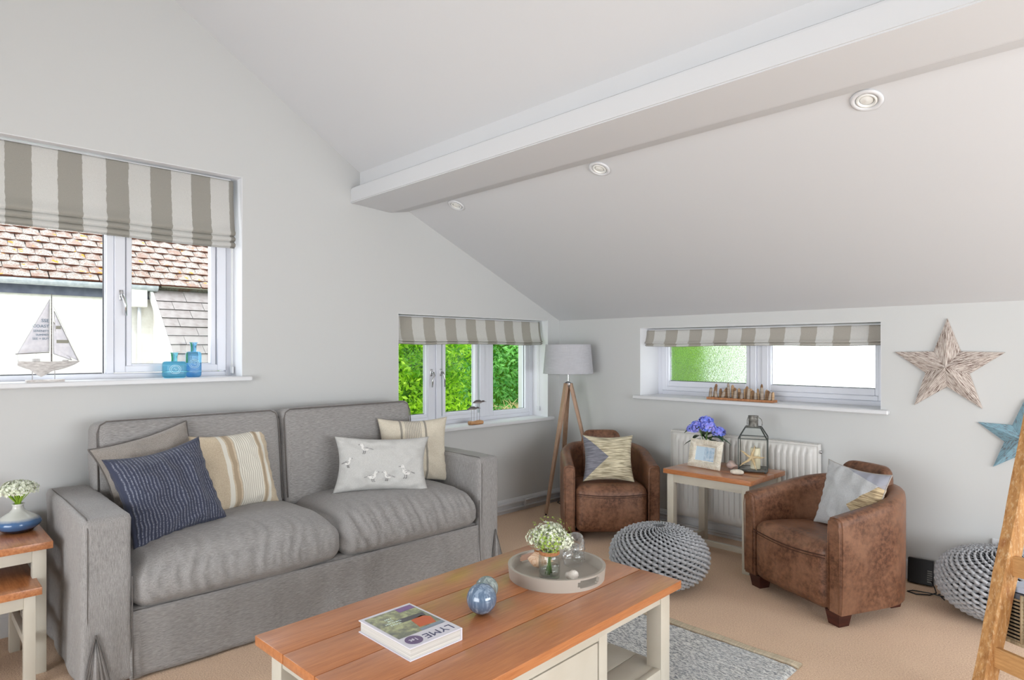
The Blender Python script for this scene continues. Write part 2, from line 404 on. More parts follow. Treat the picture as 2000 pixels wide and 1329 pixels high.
def lining(root, wall, W, d):
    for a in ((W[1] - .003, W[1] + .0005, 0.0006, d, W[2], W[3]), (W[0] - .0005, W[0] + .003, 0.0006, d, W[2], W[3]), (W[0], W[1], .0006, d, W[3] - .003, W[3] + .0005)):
        bm = bmesh.new(); frame_bar(bm, wall, *a, bev=0); obj('lit_reveal_lining', bm, M['reveal'], root, world=True)
M['reveal'] = mat('window_lit_white_reveal', (232, 233, 236), rough=.6)  # added white panels, brightened to imitate window light on the reveals
w1 = structure('window_1', (0, -4.0, W1[2])); D = .17
bm = bmesh.new(); ring(bm, 'left', W1[0], W1[1], D, D + .07, W1[2], W1[3], .04, .035)
frame_bar(bm, 'left', -3.74, -3.70, D, D + .07, W1[2] + .035, W1[3] - .04)
obj('window_frame', bm, M['upvc'], w1, world=True, autos=30)
bm = bmesh.new(); ring(bm, 'left', -3.700, -3.072, D - .012, D + .05, 1.318, 2.50, .055, .04); ring(bm, 'left', -3.64, -3.135, D - .004, D + .05, 1.352, 2.45, .03, .015)
obj('casement', bm, M['upvc'], w1, world=True, autos=30)
pane(w1, 'left', -3.616, -3.16, D + .03, 1.366, 2.44, M['glass']); seal(w1, 'left', -3.616, -3.16, D + .026, 1.366, 2.43)
pane(w1, 'left', -4.96, -3.745, D + .03, 1.312, 2.51, M['glass']); seal(w1, 'left', -4.95, -3.749, D + .026, 1.316, 2.51)
handle(w1, 'left', -3.668, D - .01, 1.77, 1)
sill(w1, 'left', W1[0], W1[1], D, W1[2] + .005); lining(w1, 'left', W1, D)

w2 = structure('window_2', (0, -1.0, W2[2])); D = .2
bm = bmesh.new(); ring(bm, 'left', W2[0], W2[1], D, D + .07, W2[2], W2[3], .045, .04); frame_bar(bm, 'left', -.80, -.735, D, D + .07, W2[2] + .04, W2[3] - .045)
frame_bar(bm, 'left', -1.375, -1.345, D, D + .07, W2[2] + .04, W2[3] - .045)
obj('window_frame', bm, M['upvc'], w2, world=True, autos=30)
for (a, b, pa, pb) in ((-1.808, -1.375, -1.75, -1.439), (-1.345, -.80, -1.24, -.905)):
    bm = bmesh.new(); ring(bm, 'left', a, b, D - .012, D + .05, .85, 1.69, .055, .04); ring(bm, 'left', pa - .03, pb + .03, D - .003, D + .05, .88, 1.66, .032, .035)
    obj('casement', bm, M['upvc'], w2, world=True, autos=30)
    pane(w2, 'left', pa, pb, D + .03, .917, 1.63, M['glass']); seal(w2, 'left', pa, pb, D + .026, .917, 1.62)
bm = bmesh.new(); ring(bm, 'left', -.737, -.205, D + .004, D + .06, .85, 1.69, .055, .042)
obj('glazing_bead', bm, M['upvc'], w2, world=True, autos=30)
pane(w2, 'left', -.682, -.26, D + .03, .892, 1.635, M['glass']); seal(w2, 'left', -.682, -.26, D + .026, .892, 1.63)
handle(w2, 'left', -1.40, D - .01, 1.26, -1); handle(w2, 'left', -1.30, D - .01, 1.26, 1)
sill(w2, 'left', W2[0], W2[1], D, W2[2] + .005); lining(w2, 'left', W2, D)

w3 = structure('window_3', (1.86, 0, W3[2])); D = .28
bm = bmesh.new(); ring(bm, 'right', W3[0], W3[1], D, D + .07, W3[2], W3[3], .05, .04); frame_bar(bm, 'right', 1.83, 1.875, D, D + .07, W3[2] + .04, W3[3] - .05)
obj('window_frame', bm, M['upvc'], w3, world=True, autos=30)
for (a, b, pa, pb) in ((.97, 1.83, 1.032, 1.746), (1.875, 2.75, 1.941, 2.68)):
    bm = bmesh.new(); ring(bm, 'right', a, b, D - .012, D + .05, 1.095, 1.62, .05, .035); ring(bm, 'right', pa - .03, pb + .03, D - .002, D + .05, 1.13, 1.59, .032, .048)
    obj('casement', bm, M['upvc'], w3, world=True, autos=30)
    pane(w3, 'right', pa - .01, pb + .01, D + .03, 1.17, 1.57, M['obscured']); seal(w3, 'right', pa, pb, D + .024, 1.18, 1.56)
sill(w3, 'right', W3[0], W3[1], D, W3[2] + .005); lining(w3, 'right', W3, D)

# ------------------------------------------------------------------ roman blinds
def stripe_mat(name, axis, phase, period, dark, light):
    k = NT(name); c = k.n('ShaderNodeTexCoord'); s = k.n('ShaderNodeSeparateXYZ'); k.l(c.outputs['Object'], s.inputs[0])
    u = s.outputs[axis]; wv = k.noise(k.coord('Object', (2, 2, 9)), 3, 2)
    u = k.math('ADD', u, k.math('MULTIPLY', k.math('SUBTRACT', wv, .5), .012))
    f = k.math('FRACT', k.math('DIVIDE', k.math('SUBTRACT', u, phase), period)); f = k.math('LESS_THAN', f, .5)
    cl = k.noise(k.coord('Object', (25, 25, 25)), 12, 3); col = k.mix(f, lin(light), lin(dark))
    col = k.mix(k.math('MULTIPLY', k.ramp(cl, .35, .65), .12), col, lin((120, 116, 108))); k.l(col, k.b.inputs['Base Color'])
    k.b.inputs['Roughness'].default_value = .95; k.b.inputs['Specular IOR Level'].default_value = .1
    tl = k.n('ShaderNodeBsdfTranslucent'); k.l(col, tl.inputs[0]); mx = k.n('ShaderNodeMixShader'); mx.inputs[0].default_value = .32
    k.l(k.b.outputs[0], mx.inputs[1]); k.l(tl.outputs[0], mx.inputs[2]); k.l(mx.outputs[0], k.out.inputs[0]); return k.m
def blind(name, label, wall, u0, u1, d, ztop, zbot, m, folds=3):
    """d: depth of the fabric in the reveal (outwards positive)"""
    root = thing(name, label, 'blind', (-d, u1, zbot) if wall == 'left' else (u0, d, zbot), 0)
    bm = bmesh.new(); H = ztop - zbot
    prof = [(0, ztop - .01)]
    zf = zbot + (.11 if folds == 3 else .035)
    for i in range(7): t = i / 6; prof.append((-.004 - .026 * t * t, ztop - .02 - (ztop - .02 - zf) * t))
    z = zf
    for k_ in range(folds):
        dz = (.036 if folds == 3 else .016)
        prof += [(-.042, z - dz * .45), (-.036, z - dz * .8), (-.012, z - dz * .9), (-.018, z - dz * .98)]; z -= dz
    prof += [(-.03, zbot + .004), (-.02, zbot)]
    nu = 60; rows = []
    for (dd, z) in prof:
        row = []
        for i in range(nu + 1):
            u = u0 + (u1 - u0) * i / nu; t = 1 - (z - zbot) / H
            wob = .006 * noise.noise(Vector((u * 3.1, z * 5, 2))) * t; sag = .008 * math.sin(i / nu * PI * 3) * t * t
            zz = z - max(0, sag) * (.8 if t > .5 else 0)
            row.append(bm.verts.new(((-(d + dd + wob)), u, zz) if wall == 'left' else (u, d + dd + wob, zz)))
        rows.append(row)
    for a, b in zip(rows, rows[1:]):
        for i in range(nu): bm.faces.new((a[i], a[i + 1], b[i + 1], b[i]))
    recalc(bm); o = obj('fabric', bm, m, root, smooth=True, world=True)
    sm = o.modifiers.new('thickness', 'SOLIDIFY'); sm.thickness = .003; sm.offset = 0
    bm = bmesh.new(); frame_bar(bm, wall, u0 + .01, u1 - .01, d + .005, d + .03, ztop - .03, ztop, .003); obj('head_rail', bm, M['gloss'], root, world=True)
    return root
blind('roman_blind', 'large grey and white striped roman blind in the window above the sofa', 'left', W1[0] + .02, -3.068, .055, 2.535, 2.095,
      stripe_mat('stripes_wide_window', 1, -3.208 + 3.068 - .1115, .2235, (180, 177, 169), (226, 225, 222)))
blind('roman_blind', 'grey and white striped roman blind over the three-light garden window', 'left', -1.84, -.222, .06, 1.722, 1.50,
      stripe_mat('stripes_garden_window', 1, -.467 + .222, .2225, (196, 192, 182), (232, 231, 227)), 2)
blind('roman_blind', 'short grey and white striped roman blind above the obscured glass window', 'right', .93, 2.79, .1, 1.628, 1.484,
      stripe_mat('stripes_obscured_window', 0, 1.123 - .93 - .2245, .2245, (200, 195, 186), (234, 233, 230)), 1)
def chain(name, label, wall, u, d, z0, z1):
    bm = bmesh.new()
    P = (lambda uu, dd, z: (-dd, uu, z)) if wall == 'left' else (lambda uu, dd, z: (uu, dd, z))
    for o in (-.009, .009): tube(bm, [P(u, d + o, z0), P(u, d + o, z1)], .002, 5)
    r = tag(obj(name, bm, M['ceramic_white']), label, 'cord')
    bm = bmesh.new(); a = P(u - .006, d - .018, z0 - .03); b = P(u + .006, d + .018, z0 + .012)
    box(bm, min(a[0], b[0]), max(a[0], b[0]), min(a[1], b[1]), max(a[1], b[1]), z0 - .03, z0 + .012, .003); obj('cord_tensioner', bm, M['gloss'], r)
chain('blind_cord', 'white bead cord hanging at the right reveal of the large window', 'left', -3.05, .12, 1.33, 2.48)
chain('blind_cord', 'white bead cord hanging at the right reveal of the garden window', 'left', -.185, .11, .9, 1.66)

# ------------------------------------------------------------------ downlights
nrm = Vector((0, -SL, -1)).normalized()
rotm = nrm.to_track_quat('Z', 'Y').to_matrix().to_4x4()
for x, lab in ((.514, 'white recessed ceiling spotlight nearest the gable wall'), (1.814, 'white recessed ceiling spotlight, middle one of three under the beam'), (3.22, 'white recessed ceiling spotlight farthest from the gable wall')):
    y = -1.70; t = thing('downlight', lab, 'ceiling light', (x, y, zc(y)), group='spotlights along the beam'); t.rotation_euler = rotm.to_euler()
    bm = bmesh.new(); lathe(bm, [(.044, 0), (.062, .001), (.064, .004), (.058, .009), (.046, .010), (.043, .004), (.043, .0)], 32, close=False); obj('bezel', recalc(bm), M['gloss'], t, smooth=True)
    bm = bmesh.new(); lathe(bm, [(.040, .001), (.041, .006), (.036, .010), (.030, .008), (.028, .002)], 32, close=False); lathe(bm, [(.0, .001), (.045, .001)], 32, close=False); obj('swivel_ring', recalc(bm), M['ceramic_white'], t, smooth=True)
    bm = bmesh.new(); lathe(bm, [(.028, .002), (.022, .005), (.008, .004), (.004, .006)], 24); obj('reflector_lamp', recalc(bm), M['ceramic_white'], t, smooth=True)

# ------------------------------------------------------------------ outside: neighbour's house, hedges, ground
M['render'] = mat('white_textured_render', (238, 236, 228), (226, 222, 212), (1, 1, 1), 14, rough=.95, bump=.5, bd=.01)
M['grass'] = mat('pale_gravel_yard', (176, 172, 164), (150, 146, 138), (1, 1, 1), 4, rough=1)
tag(obj('ground', B(-14, 10, -12, 14, -2.7, -2.6), M['grass']), kind='structure')
hs = thing('neighbouring_house', 'white rendered house with lichen covered clay tile roof seen through the large window', 'building', (-3.5, -4.4, -2.6))
HX = -3.5
obj('wall', B(HX - 4, HX, -9, -1.2, -2.6, 2.15), M['render'], hs, world=True)
M['gutter'] = mat('pale_weathered_gutter', (196, 200, 204), (170, 176, 182), (1, 1, 1), 20, rough=.5)
M['fascia'] = mat('slate_blue_fascia', (104, 108, 122), (84, 88, 104), (1, 1, 1), 10, rough=.6)
obj('fascia_board', B(HX, HX + .03, -9, -2.62, 1.99, 2.085, .003), M['fascia'], hs, world=True)
bm = bmesh.new(); pr_ = []
for i in range(9): a = PI + PI * i / 8; pr_.append((HX + .09 + .055 * math.cos(a), 2.125 + .055 * math.sin(a)))
for i in range(9): a = 2 * PI - PI * i / 8; pr_.append((HX + .09 + .048 * math.cos(a), 2.128 + .048 * math.sin(a)))
prism(bm, [(x, -9, z) for x, z in pr_], (0, 6.4, 0)); obj('gutter', recalc(bm), M['gutter'], hs, world=True)
# roof
def tile_mat(i):
    k = NT('lichened_clay_tile'); v = k.coord('Object', (1, 1, 1)); oi = k.n('ShaderNodeObjectInfo')
    va = k.n('ShaderNodeVectorMath', operation='ADD'); k.l(v, va.inputs[0]); 
    cb = k.n('ShaderNodeCombineXYZ'); k.l(k.math('MULTIPLY', oi.outputs['Random'], 40.), cb.inputs[0]); k.l(cb.outputs[0], va.inputs[1]); v = va.outputs[0]
    n1 = k.noise(v, 75, 4, .75); n2 = k.noise(v, 9, 3); n3 = k.noise(v, 13, 2)
    c = k.mix(k.ramp(n1, .36, .52), lin((108, 72, 56)), lin((152, 148, 142)))
    c = k.mix(k.math('MULTIPLY', k.ramp(n2, .5, .62), .6), c, lin((128, 90, 72)))
    c = k.mix(k.ramp(n3, .68, .70), c, lin((190, 128, 24)))
    k.l(c, k.b.inputs['Base Color']); k.b.inputs['Roughness'].default_value = .95; k.bump(n1, .4, .006); return k.m
M['tile'] = tile_mat(0)
def tile_mesh(wd, ht, th, camber, bot=0):
    bm = bmesh.new(); n = 6; top = []; 
    def P(i, s, z): u = (i / n - .5) * wd; return Vector((u, s, z + camber * (1 - (2 * i / n - 1) ** 2)))
    f0 = [bm.verts.new(P(i, -ht * (1 - .0) - (bot * (1 - (2 * i / n - 1) ** 4)), th)) for i in range(n + 1)]
    f1 = [bm.verts.new(P(i, 0, th)) for i in range(n + 1)]
    g0 = [bm.verts.new(Vector(v.co) - Vector((0, 0, th))) for v in f0]
    for i in range(n):
        bm.faces.new((f0[i], f0[i + 1], f1[i + 1], f1[i])); bm.faces.new((g0[i], g0[i + 1], f0[i + 1], f0[i]))
    bm.faces.new((g0[0], f0[0], f1[0])); bm.faces.new((g0[n], f1[n], f0[n]))
    recalc(bm); bm.normal_update()
    for f in bm.faces:
        if abs(f.normal.z) < .6: f.material_index = 1
    me = bpy.data.meshes.new('tile'); bm.to_mesh(me); bm.free(); return me
TW, TG = .138, .118
tm = tile_mesh(TW - .005, TG * 1.5, .018, .008, .014); tm.materials.append(M['tile']); tm.materials.append(mat('bare_clay_edge', (92, 52, 38), rough=.95))
slope = R(42)
base = Vector((HX + .07, 0, 2.155))
for row in range(9):
    for col_ in range(30):
        s = row * TG; y = -4.72 + col_ * TW + (TW / 2 if row % 2 else 0) + random.uniform(-.003, .003)
        o = bpy.data.objects.new('roof_tile', tm); COL.objects.link(o); o.parent = hs
        p = base + Vector((-(s + TG) * math.cos(slope), y, (s + TG) * math.sin(slope)))
        o.location = p - hs.location
        # local x -> world y, local y -> up the slope
        m3 = Matrix(((0, -math.cos(slope), math.sin(slope)), (1, 0, 0), (0, math.sin(slope), math.cos(slope)))).to_4x4()
        o.rotation_euler = (m3 @ Matrix.Rotation(-R(7) + random.uniform(-.02, .02), 4, 'X') @ Matrix.Rotation(random.uniform(-.012, .012), 4, 'Z')).to_euler()
bm = bmesh.new(); prism(bm, [(HX + .06, -9, 2.12), (HX - 2.6, -9, 2.12 + 2.66 * math.tan(slope)), (HX - 2.6, -9, 2.0 + 2.3 * math.tan(slope)), (HX, -9, 2.06)], (0, 9, 0))
obj('roof_deck', recalc(bm), M['tile'], hs, world=True)
# lean-to with slate roof
ln = thing('slated_lean_to', 'low lean-to with pale brown slate roof against the neighbouring white wall', 'building', (-2.7, -2.0, -2.6))
M['slate'] = mat('weathered_mauve_slate', (154, 146, 144), (136, 126, 124), (1, 1, 1), 12, rough=.8, bump=.15)
lx0, lz0, lx1, lz1 = HX, 2.11, -2.2, .86; la = math.atan2(lz0 - lz1, lx1 - lx0); LL = math.hypot(lx1 - lx0, lz0 - lz1)
sw, sg = .30, .1335
sm_ = tile_mesh(sw - .004, sg * 1.4, .011, 0); sm_.materials.append(M['slate']); sm_.materials.append(mat('dark_slate_edge', (66, 60, 62), rough=.9)); sh2 = tile_mesh(sw / 2 - .004, sg * 1.4, .011, 0); sh2.materials.append(M['slate']); sh2.materials.append(sm_.materials[1])
for row in range(int(LL / sg)):
    for c_ in range(-1 if row % 2 else 0, 7):
        o = bpy.data.objects.new('slate', sh2 if c_ < 0 else sm_); COL.objects.link(o); o.parent = ln
        y = -2.49 + c_ * sw + (sw / 2 if row % 2 else 0) + (sw / 4 if c_ < 0 else 0); s = LL - (row + 1) * sg
        # row 0 lowest
        p = Vector((lx0 + s * math.cos(la), y, lz0 - s * math.sin(la) + .02)); o.location = p - ln.location
        m3 = Matrix(((0, -math.cos(la), math.sin(la)), (1, 0, 0), (0, math.sin(la), math.cos(la)))).to_4x4()
        o.rotation_euler = (m3 @ Matrix.Rotation(-R(4), 4, 'X')).to_euler()
bm = bmesh.new(); prism(bm, [(lx0, -2.62, lz0 - .0), (lx1, -2.62, lz1), (lx1, -2.62, -2.6), (lx0, -2.62, -2.6)], (0, 2.2, 0)); obj('wall', recalc(bm), M['render'], ln, world=True)
bm = bmesh.new(); bar(bm, (lx0, -2.655, lz0 + .0), (lx1, -2.655, lz1 + .0), .03, .07); obj('verge_board', bm, M['ceramic_white'], ln, world=True)
bm = bmesh.new(); tube(bm, [(HX + .02, -2.55, lz0 + .05), (HX + .02, -.2, lz0 + .05)], .05, 8); obj('mortar_flashing', bm, M['render'], ln, world=True)
dp = thing('downpipes', 'pair of white downpipes with a hopper on the neighbouring wall', 'pipe', (HX + .05, -2.8, 1.3))
bm = bmesh.new()
for y in (-2.85, -2.76): tube(bm, [(HX + .05, y, 1.25), (HX + .05, y, 1.93)], .018, 8)
obj('pipe', bm, M['upvc'], dp, world=True, smooth=True)
bm = bmesh.new(); box(bm, HX + .005, HX + .12, -2.9, -2.7, 1.9, 2.1, .01); obj('hopper', bm, M['render'], dp, world=True)
# hedges
def hedge(name, label, x0, x1, y0, y1, z0, z1, face, n, cols, lo=(0, 0, 0)):
    root = thing(name, label, 'hedge', ((x0 + x1) / 2, (y0 + y1) / 2, -2.6))
    k = NT('hedge_leaf_green'); at = k.n('ShaderNodeAttribute'); at.attribute_name = 'tint'; k.l(k.mix(at.outputs['Fac'], lin(cols[0]), lin(cols[1])), k.b.inputs['Base Color'])
    k.b.inputs['Roughness'].default_value = .5
    tl = k.n('ShaderNodeBsdfTranslucent'); k.l(k.mix(at.outputs['Fac'], lin(cols[0]), lin(cols[2])), tl.inputs[0]); mx = k.n('ShaderNodeMixShader'); mx.inputs[0].default_value = .5
    k.l(k.b.outputs[0], mx.inputs[1]); k.l(tl.outputs[0], mx.inputs[2]); k.l(mx.outputs[0], k.out.inputs[0])
    V, Fc, tint = [], [], []
    rnd = random.Random(n)
    for i in range(n):
        p = Vector((rnd.uniform(x0, x1), rnd.uniform(y0, y1), rnd.uniform(z0, z1)))
        bulge = .12 * noise.noise(p * 1.6)
        depth = rnd.random() ** 1.6 * .35
        if face == 'x': p.x = x1 - depth + bulge
        else: p.y = y0 + depth - bulge
        a = Vector((rnd.uniform(-1, 1), rnd.uniform(-1, 1), rnd.uniform(-.7, .9))).normalized(); b = a.cross(Vector((rnd.uniform(-1, 1), rnd.uniform(-1, 1), rnd.uniform(-1, 1)))).normalized()
        L = rnd.uniform(.022, .045); Wd = L * .42; c = a.cross(b) * (L * .15)
        k0 = len(V); V += [p - a * L, p - b * Wd + c, p + a * L, p + b * Wd + c]; Fc += [(k0, k0 + 1, k0 + 2), (k0, k0 + 2, k0 + 3)]
        t = max(0, min(1, rnd.gauss(.55, .28) + .8 * noise.noise(p * 3))); tint += [t, t, t, t]
    me = bpy.data.meshes.new('foliage'); me.from_pydata(V, [], Fc); at_ = me.attributes.new('tint', 'FLOAT', 'POINT')
    at_.data.foreach_set('value', tint); me.materials.append(k.m)
    o = bpy.data.objects.new('foliage', me); COL.objects.link(o); o.parent = root; o.location = -root.location; o['kind'] = 'stuff'
    ins = .22
    bm = bmesh.new()
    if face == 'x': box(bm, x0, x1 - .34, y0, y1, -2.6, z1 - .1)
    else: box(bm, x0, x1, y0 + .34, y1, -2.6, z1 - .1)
    obj('branches', bm, mat('green_twigs', (60, 100, 24), (110, 160, 40), (1, 1, 1), 30, rough=1), root, world=True)  # darker green core box behind the leaves
    return root
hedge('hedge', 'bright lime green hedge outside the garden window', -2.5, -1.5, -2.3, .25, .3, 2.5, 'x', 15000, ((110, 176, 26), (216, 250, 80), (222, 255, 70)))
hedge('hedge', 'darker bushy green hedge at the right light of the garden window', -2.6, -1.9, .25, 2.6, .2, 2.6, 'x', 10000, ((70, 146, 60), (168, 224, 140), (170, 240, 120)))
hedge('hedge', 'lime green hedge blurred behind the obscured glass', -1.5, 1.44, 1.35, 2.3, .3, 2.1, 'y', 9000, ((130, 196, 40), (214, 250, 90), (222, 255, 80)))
tw = thing('straw_clump', 'pale dry straw stems low outside the right light of the garden window', 'plant', (-1.75, 1.1, .4)); bm = bmesh.new()
for i in range(70):
    p = Vector((-1.72 + random.uniform(-.1, .1), random.uniform(.8, 1.4), .60 + random.uniform(0, .14))); d = Vector((random.uniform(-.2, .2), random.uniform(-1, 1), random.uniform(.0, .7))) * random.uniform(.1, .3)
    tube(bm, [p, p + d * .5 + Vector((0, 0, .02)), p + d], [.005, .004, .002], 4)
tag(obj('stems', bm, mat('dry_straw', (224, 200, 150), rough=.8), tw, world=True), kind='stuff')

# ------------------------------------------------------------------ rug
def rug_mat():
    k = NT('grey_white_woven_rug'); v = k.coord('Object', (14, 60, 14)); n = k.noise(v, 4.5, 3, .7); n2 = k.noise(k.coord(), 3, 2)
    c = k.mix(k.ramp(n, .40, .56), lin((112, 116, 122)), lin((226, 226, 222))); c = k.mix(k.math('MULTIPLY', k.ramp(n2, .4, .6), .25), c, lin((190, 194, 200)))
    k.l(c, k.b.inputs['Base Color']); k.b.inputs['Roughness'].default_value = .95; k.bump(n, .5, .006); return k.m
rug = thing('rug', 'grey and white flat woven rug under the coffee table', 'rug', (2.2, -2.8, 0))
bm = bmesh.new(); nx, ny = 100, 340; rows = []
x0, x1, y0, y1 = 1.4, 2.93, -4.2, -1.69
for j in range(ny + 1):
    row = []
    for i in range(nx + 1):
        x = x0 + (x1 - x0) * i / nx; y = y0 + (y1 - y0) * j / ny
        z = .010 + .0035 * math.sin(y * 2 * PI / .03 + .6 * math.sin(x * 9)) + .003 * noise.noise(Vector((x * 30, y * 60, 0))) + .008 * max(0, noise.noise(Vector((x * 2, y * 2, 5))))
        edge = min(i, nx - i, j, ny - j)
        if edge == 0: z = .001
        row.append(bm.verts.new((x, y, z)))
    rows.append(row)
for a, b in zip(rows, rows[1:]):
    for i in range(nx): bm.faces.new((a[i], a[i + 1], b[i + 1], b[i]))
obj('weave', bm, rug_mat(), rug, smooth=True, world=True)
bm = bmesh.new(); pts = [(x1 - (x1 - x0) * i / 30, y1 + .018 + .004 * math.sin(i), .008) for i in range(31)]
for o_ in (0, .014, .028): tube(bm, [(p[0], p[1] + o_, p[2]) for p in pts], .009, 6)
obj('hem', bm, mat('beige_rug_binding', (206, 190, 166), (180, 168, 146), (40, 1, 1), 4, rough=.95), rug, smooth=True, world=True)

# ------------------------------------------------------------------ sofa
sofa = thing('sofa', 'two seat grey linen sofa with skirted loose cover under the large window', 'sofa', (.5, -2.87, 0))
XF = .945
def rb(name, x0, x1, y0, y1, z0, z1, r, m, **k):
    n = k.pop('n', (16, 16, 12)); bm = soft_box(x1 - x0, y1 - y0, z1 - z0, r, n, **k); place(bm, ((x0 + x1) / 2, (y0 + y1) / 2, z0))
    return obj(name, bm, m, sofa, smooth=True, world=True)
def skirted_arm(name, y0, y1):
    """arm box whose cover flares a little at the hem"""
    h = .735; bm = soft_box(.88, y1 - y0, h - .012, .022, (34, 14, 30), wr=.004, wf=6, seed=y0)
    for v in bm.verts:
        t = max(0, 1 - v.co.z / .36)
        f = .03 * t * t
        v.co.x *= 1 + f * .5 / .45; v.co.y *= 1 + f / .1 * .35
        a = math.atan2(v.co.y, v.co.x)
        v.co.x += t * .006 * math.sin(v.co.y * 60 + 1); v.co.y += t * .006 * math.sin(v.co.x * 23)
        # slightly slumped, padded top
        v.co.z += .006 * (v.co.z / h) ** 6 * math.sin((v.co.x + .44) * 3.4)
    place(bm, (XF - .44, (y0 + y1) / 2, .012)); return obj(name, bm, M['sofa_v'], sofa, smooth=True, world=True)
skirted_arm('arm', -4.058, -3.872); skirted_arm('arm', -1.857, -1.684)
# seat base and its skirt
rb('base', .06, XF - .03, -3.88, -1.85, .03, .31, .02, M['sofa'])
bm = bmesh.new(); rows = []; ny = 160
for j in range(15):
    z = .012 + .287 * j / 14; row = []
    for i in range(ny + 1):
        y = -3.885 + 2.04 * i / ny; t = 1 - j / 14
        e = min(i, ny - i) / ny
        x = XF - .012 + .022 * t * t + .018 * (.3 + t) * noise.noise(Vector((y * 3, z * 4, 1))) + .006 * noise.noise(Vector((y * 9, z * 6, 4)))
        if e < .02: x += .008 * t
        row.append(bm.verts.new((x, y, z)))
    rows.append(row)
for a, b in zip(rows, rows[1:]):
    for i in range(ny): bm.faces.new((a[i], a[i + 1], b[i + 1], b[i]))
recalc(bm); o = obj('skirt', bm, M['sofa'], sofa, smooth=True, world=True); s_ = o.modifiers.new('cloth', 'SOLIDIFY'); s_.thickness = .004
# seams where skirt panels meet arms, and along the arm fronts
def seam(pts, r):
    bm = bmesh.new(); tube(bm, pts, r, 6); obj('seam', bm, M['piping'], sofa, smooth=True, world=True)
for y in (-3.872, -1.857): seam([(XF + .016, y, .02), (XF + .003, y, .15), (XF - .003, y, .3), (XF - .004, y, .46)], .003)
for y0, y1 in ((-4.058, -3.872), (-1.857, -1.684)):
    yl = y0 + .020; seam([(XF - .002, yl, .26), (XF + .001, yl, .45), (XF + .001, yl, .69), (XF - .008, yl, .727), (XF - .03, yl, .738), (.5, yl, .74), (.12, yl, .736)], .0022)
# kick pleats at the outer front corners
def pleat(name, y, side):
    bm = bmesh.new()
    for k_, (dx, w0) in enumerate(((.030, .052), (.020, .030), (.034, .012))):
        pts = []; ap = Vector((XF + .004, y, .245)); nf = 14
        a = [bm.verts.new(ap + Vector((-.003, 0, 0)))]
        row = []
        for i in range(nf + 1):
            t = i / nf; yy = y + (t - .5) * 2 * w0; xx = XF + .01 + dx * (.6 - abs(t - .5)) + .010 * math.cos(t * 4 * PI + k_)
            row.append(bm.verts.new((xx, yy, .012)))
        mid = [bm.verts.new((ap + (r_.co - ap) * .5) + Vector((.006, 0, 0))) for r_ in row]
        for i in range(nf):
            bm.faces.new((a[0], mid[i], mid[i + 1])); bm.faces.new((mid[i], row[i], row[i + 1], mid[i + 1]))
    recalc(bm); o = obj(name, bm, M['sofa_v'], sofa, smooth=True, world=True); q = o.modifiers.new('cloth', 'SOLIDIFY'); q.thickness = .003
    bm = bmesh.new(); 
    for s in (-1, 1): tube(bm, [(XF + .008, y, .247), (XF + .02, y + s * .030, .12), (XF + .036, y + s * .052, .014)], .003, 5)
    obj('pleat_edge', bm, M['piping'], o)
    for c in o.children: c.location = -Vector(sofa.location)
pleat('kick_pleat', -4.01, -1); pleat('kick_pleat', -1.72, 1)
# seat cushions
def seat_cushion(y0, y1, seed, extra):
    L = y1 - y0; bm = soft_box(.70, L, .235, .075, (36, 110, 18), bulge=(.02, .012, .035))
    for v in bm.verts:
        x, y, z = v.co; fx = max(0, (x + .05) / .40); zt = z / .235
        zs1 = max(0, min(1, zt)); zs1 = zs1 * zs1 * (3 - 2 * zs1)
        g = 0
        if fx > 0:
            n = noise.noise(Vector((y * 15 + 1.5 * noise.noise(Vector((x * 4, z * 6, seed))) + seed, z * 2.6 + x * 1.2, seed))); n2 = noise.noise(Vector((y * 31 + seed, z * 4 + x * 2, 3)))
            env = min(1, fx * 1.2) * math.sin(PI * min(1, max(0, (zt - .05) / 1.25))) ** .6
            g = ((.35 - abs(n)) * .025 + n2 * .006) * env * extra
        g += .007 * noise.noise(Vector((x * 5, y * 4, seed)))
        nn = Vector((min(1, fx), 0, zs1 - .15)).normalized()
        v.co += nn * g
        v.co.z -= .045 * max(0, (x - .05) / .3) ** 2 * (.1 + .9 * zs1)
        v.co.z -= .02 * (abs(y) / (L / 2)) ** 4 * zt
        v.co.x += .012 * math.sin((y / L + .5) * PI)
    place(bm, (XF - .345, (y0 + y1) / 2, .30)); o = obj('seat_cushion', bm, M['sofa'], sofa, smooth=True, world=True)
    return o
seat_cushion(-3.87, -2.852, 3, .8); seat_cushion(-2.848, -1.862, 8, 1.25)
def back_cushion(y0, y1, seed):
    L = y1 - y0; bm = soft_box(.19, L, .60, .045, (10, 40, 28), bulge=(.022, 0, .004), wr=.005, wf=5, seed=seed)
    rot = Matrix.Rotation(R(-7), 4, 'Y'); place(bm, (.245, (y0 + y1) / 2, .478), rot=rot)
    o = obj('back_cushion', bm, M['sofa'], sofa, smooth=True, world=True)
    bm = bmesh.new(); r = .04; pts = []
    fx = .085; c = [(fx, -L / 2 + .015, .05), (fx, -L / 2 + .015, .53), (fx - .004, -L / 2 + .03, .572), (fx - .006, -L / 2 + .06, .59), (fx - .006, L / 2 - .06, .59), (fx - .004, L / 2 - .03, .572), (fx, L / 2 - .015, .53), (fx, L / 2 - .015, .05)]
    c = [(a + .006, b * 1.006, d_ + .004) for a, b, d_ in c]; tube(bm, c, .0036, 6); place(bm, (.245, (y0 + y1) / 2, .478), rot=rot); s = obj('seam', bm, M['piping'], o, smooth=True); s.location = -Vector(sofa.location)
back_cushion(-3.885, -2.902, 2); back_cushion(-2.893, -1.925, 5)
rb('back', .045, .16, -3.86, -1.94, .03, .95, .03, M['sofa_v'])

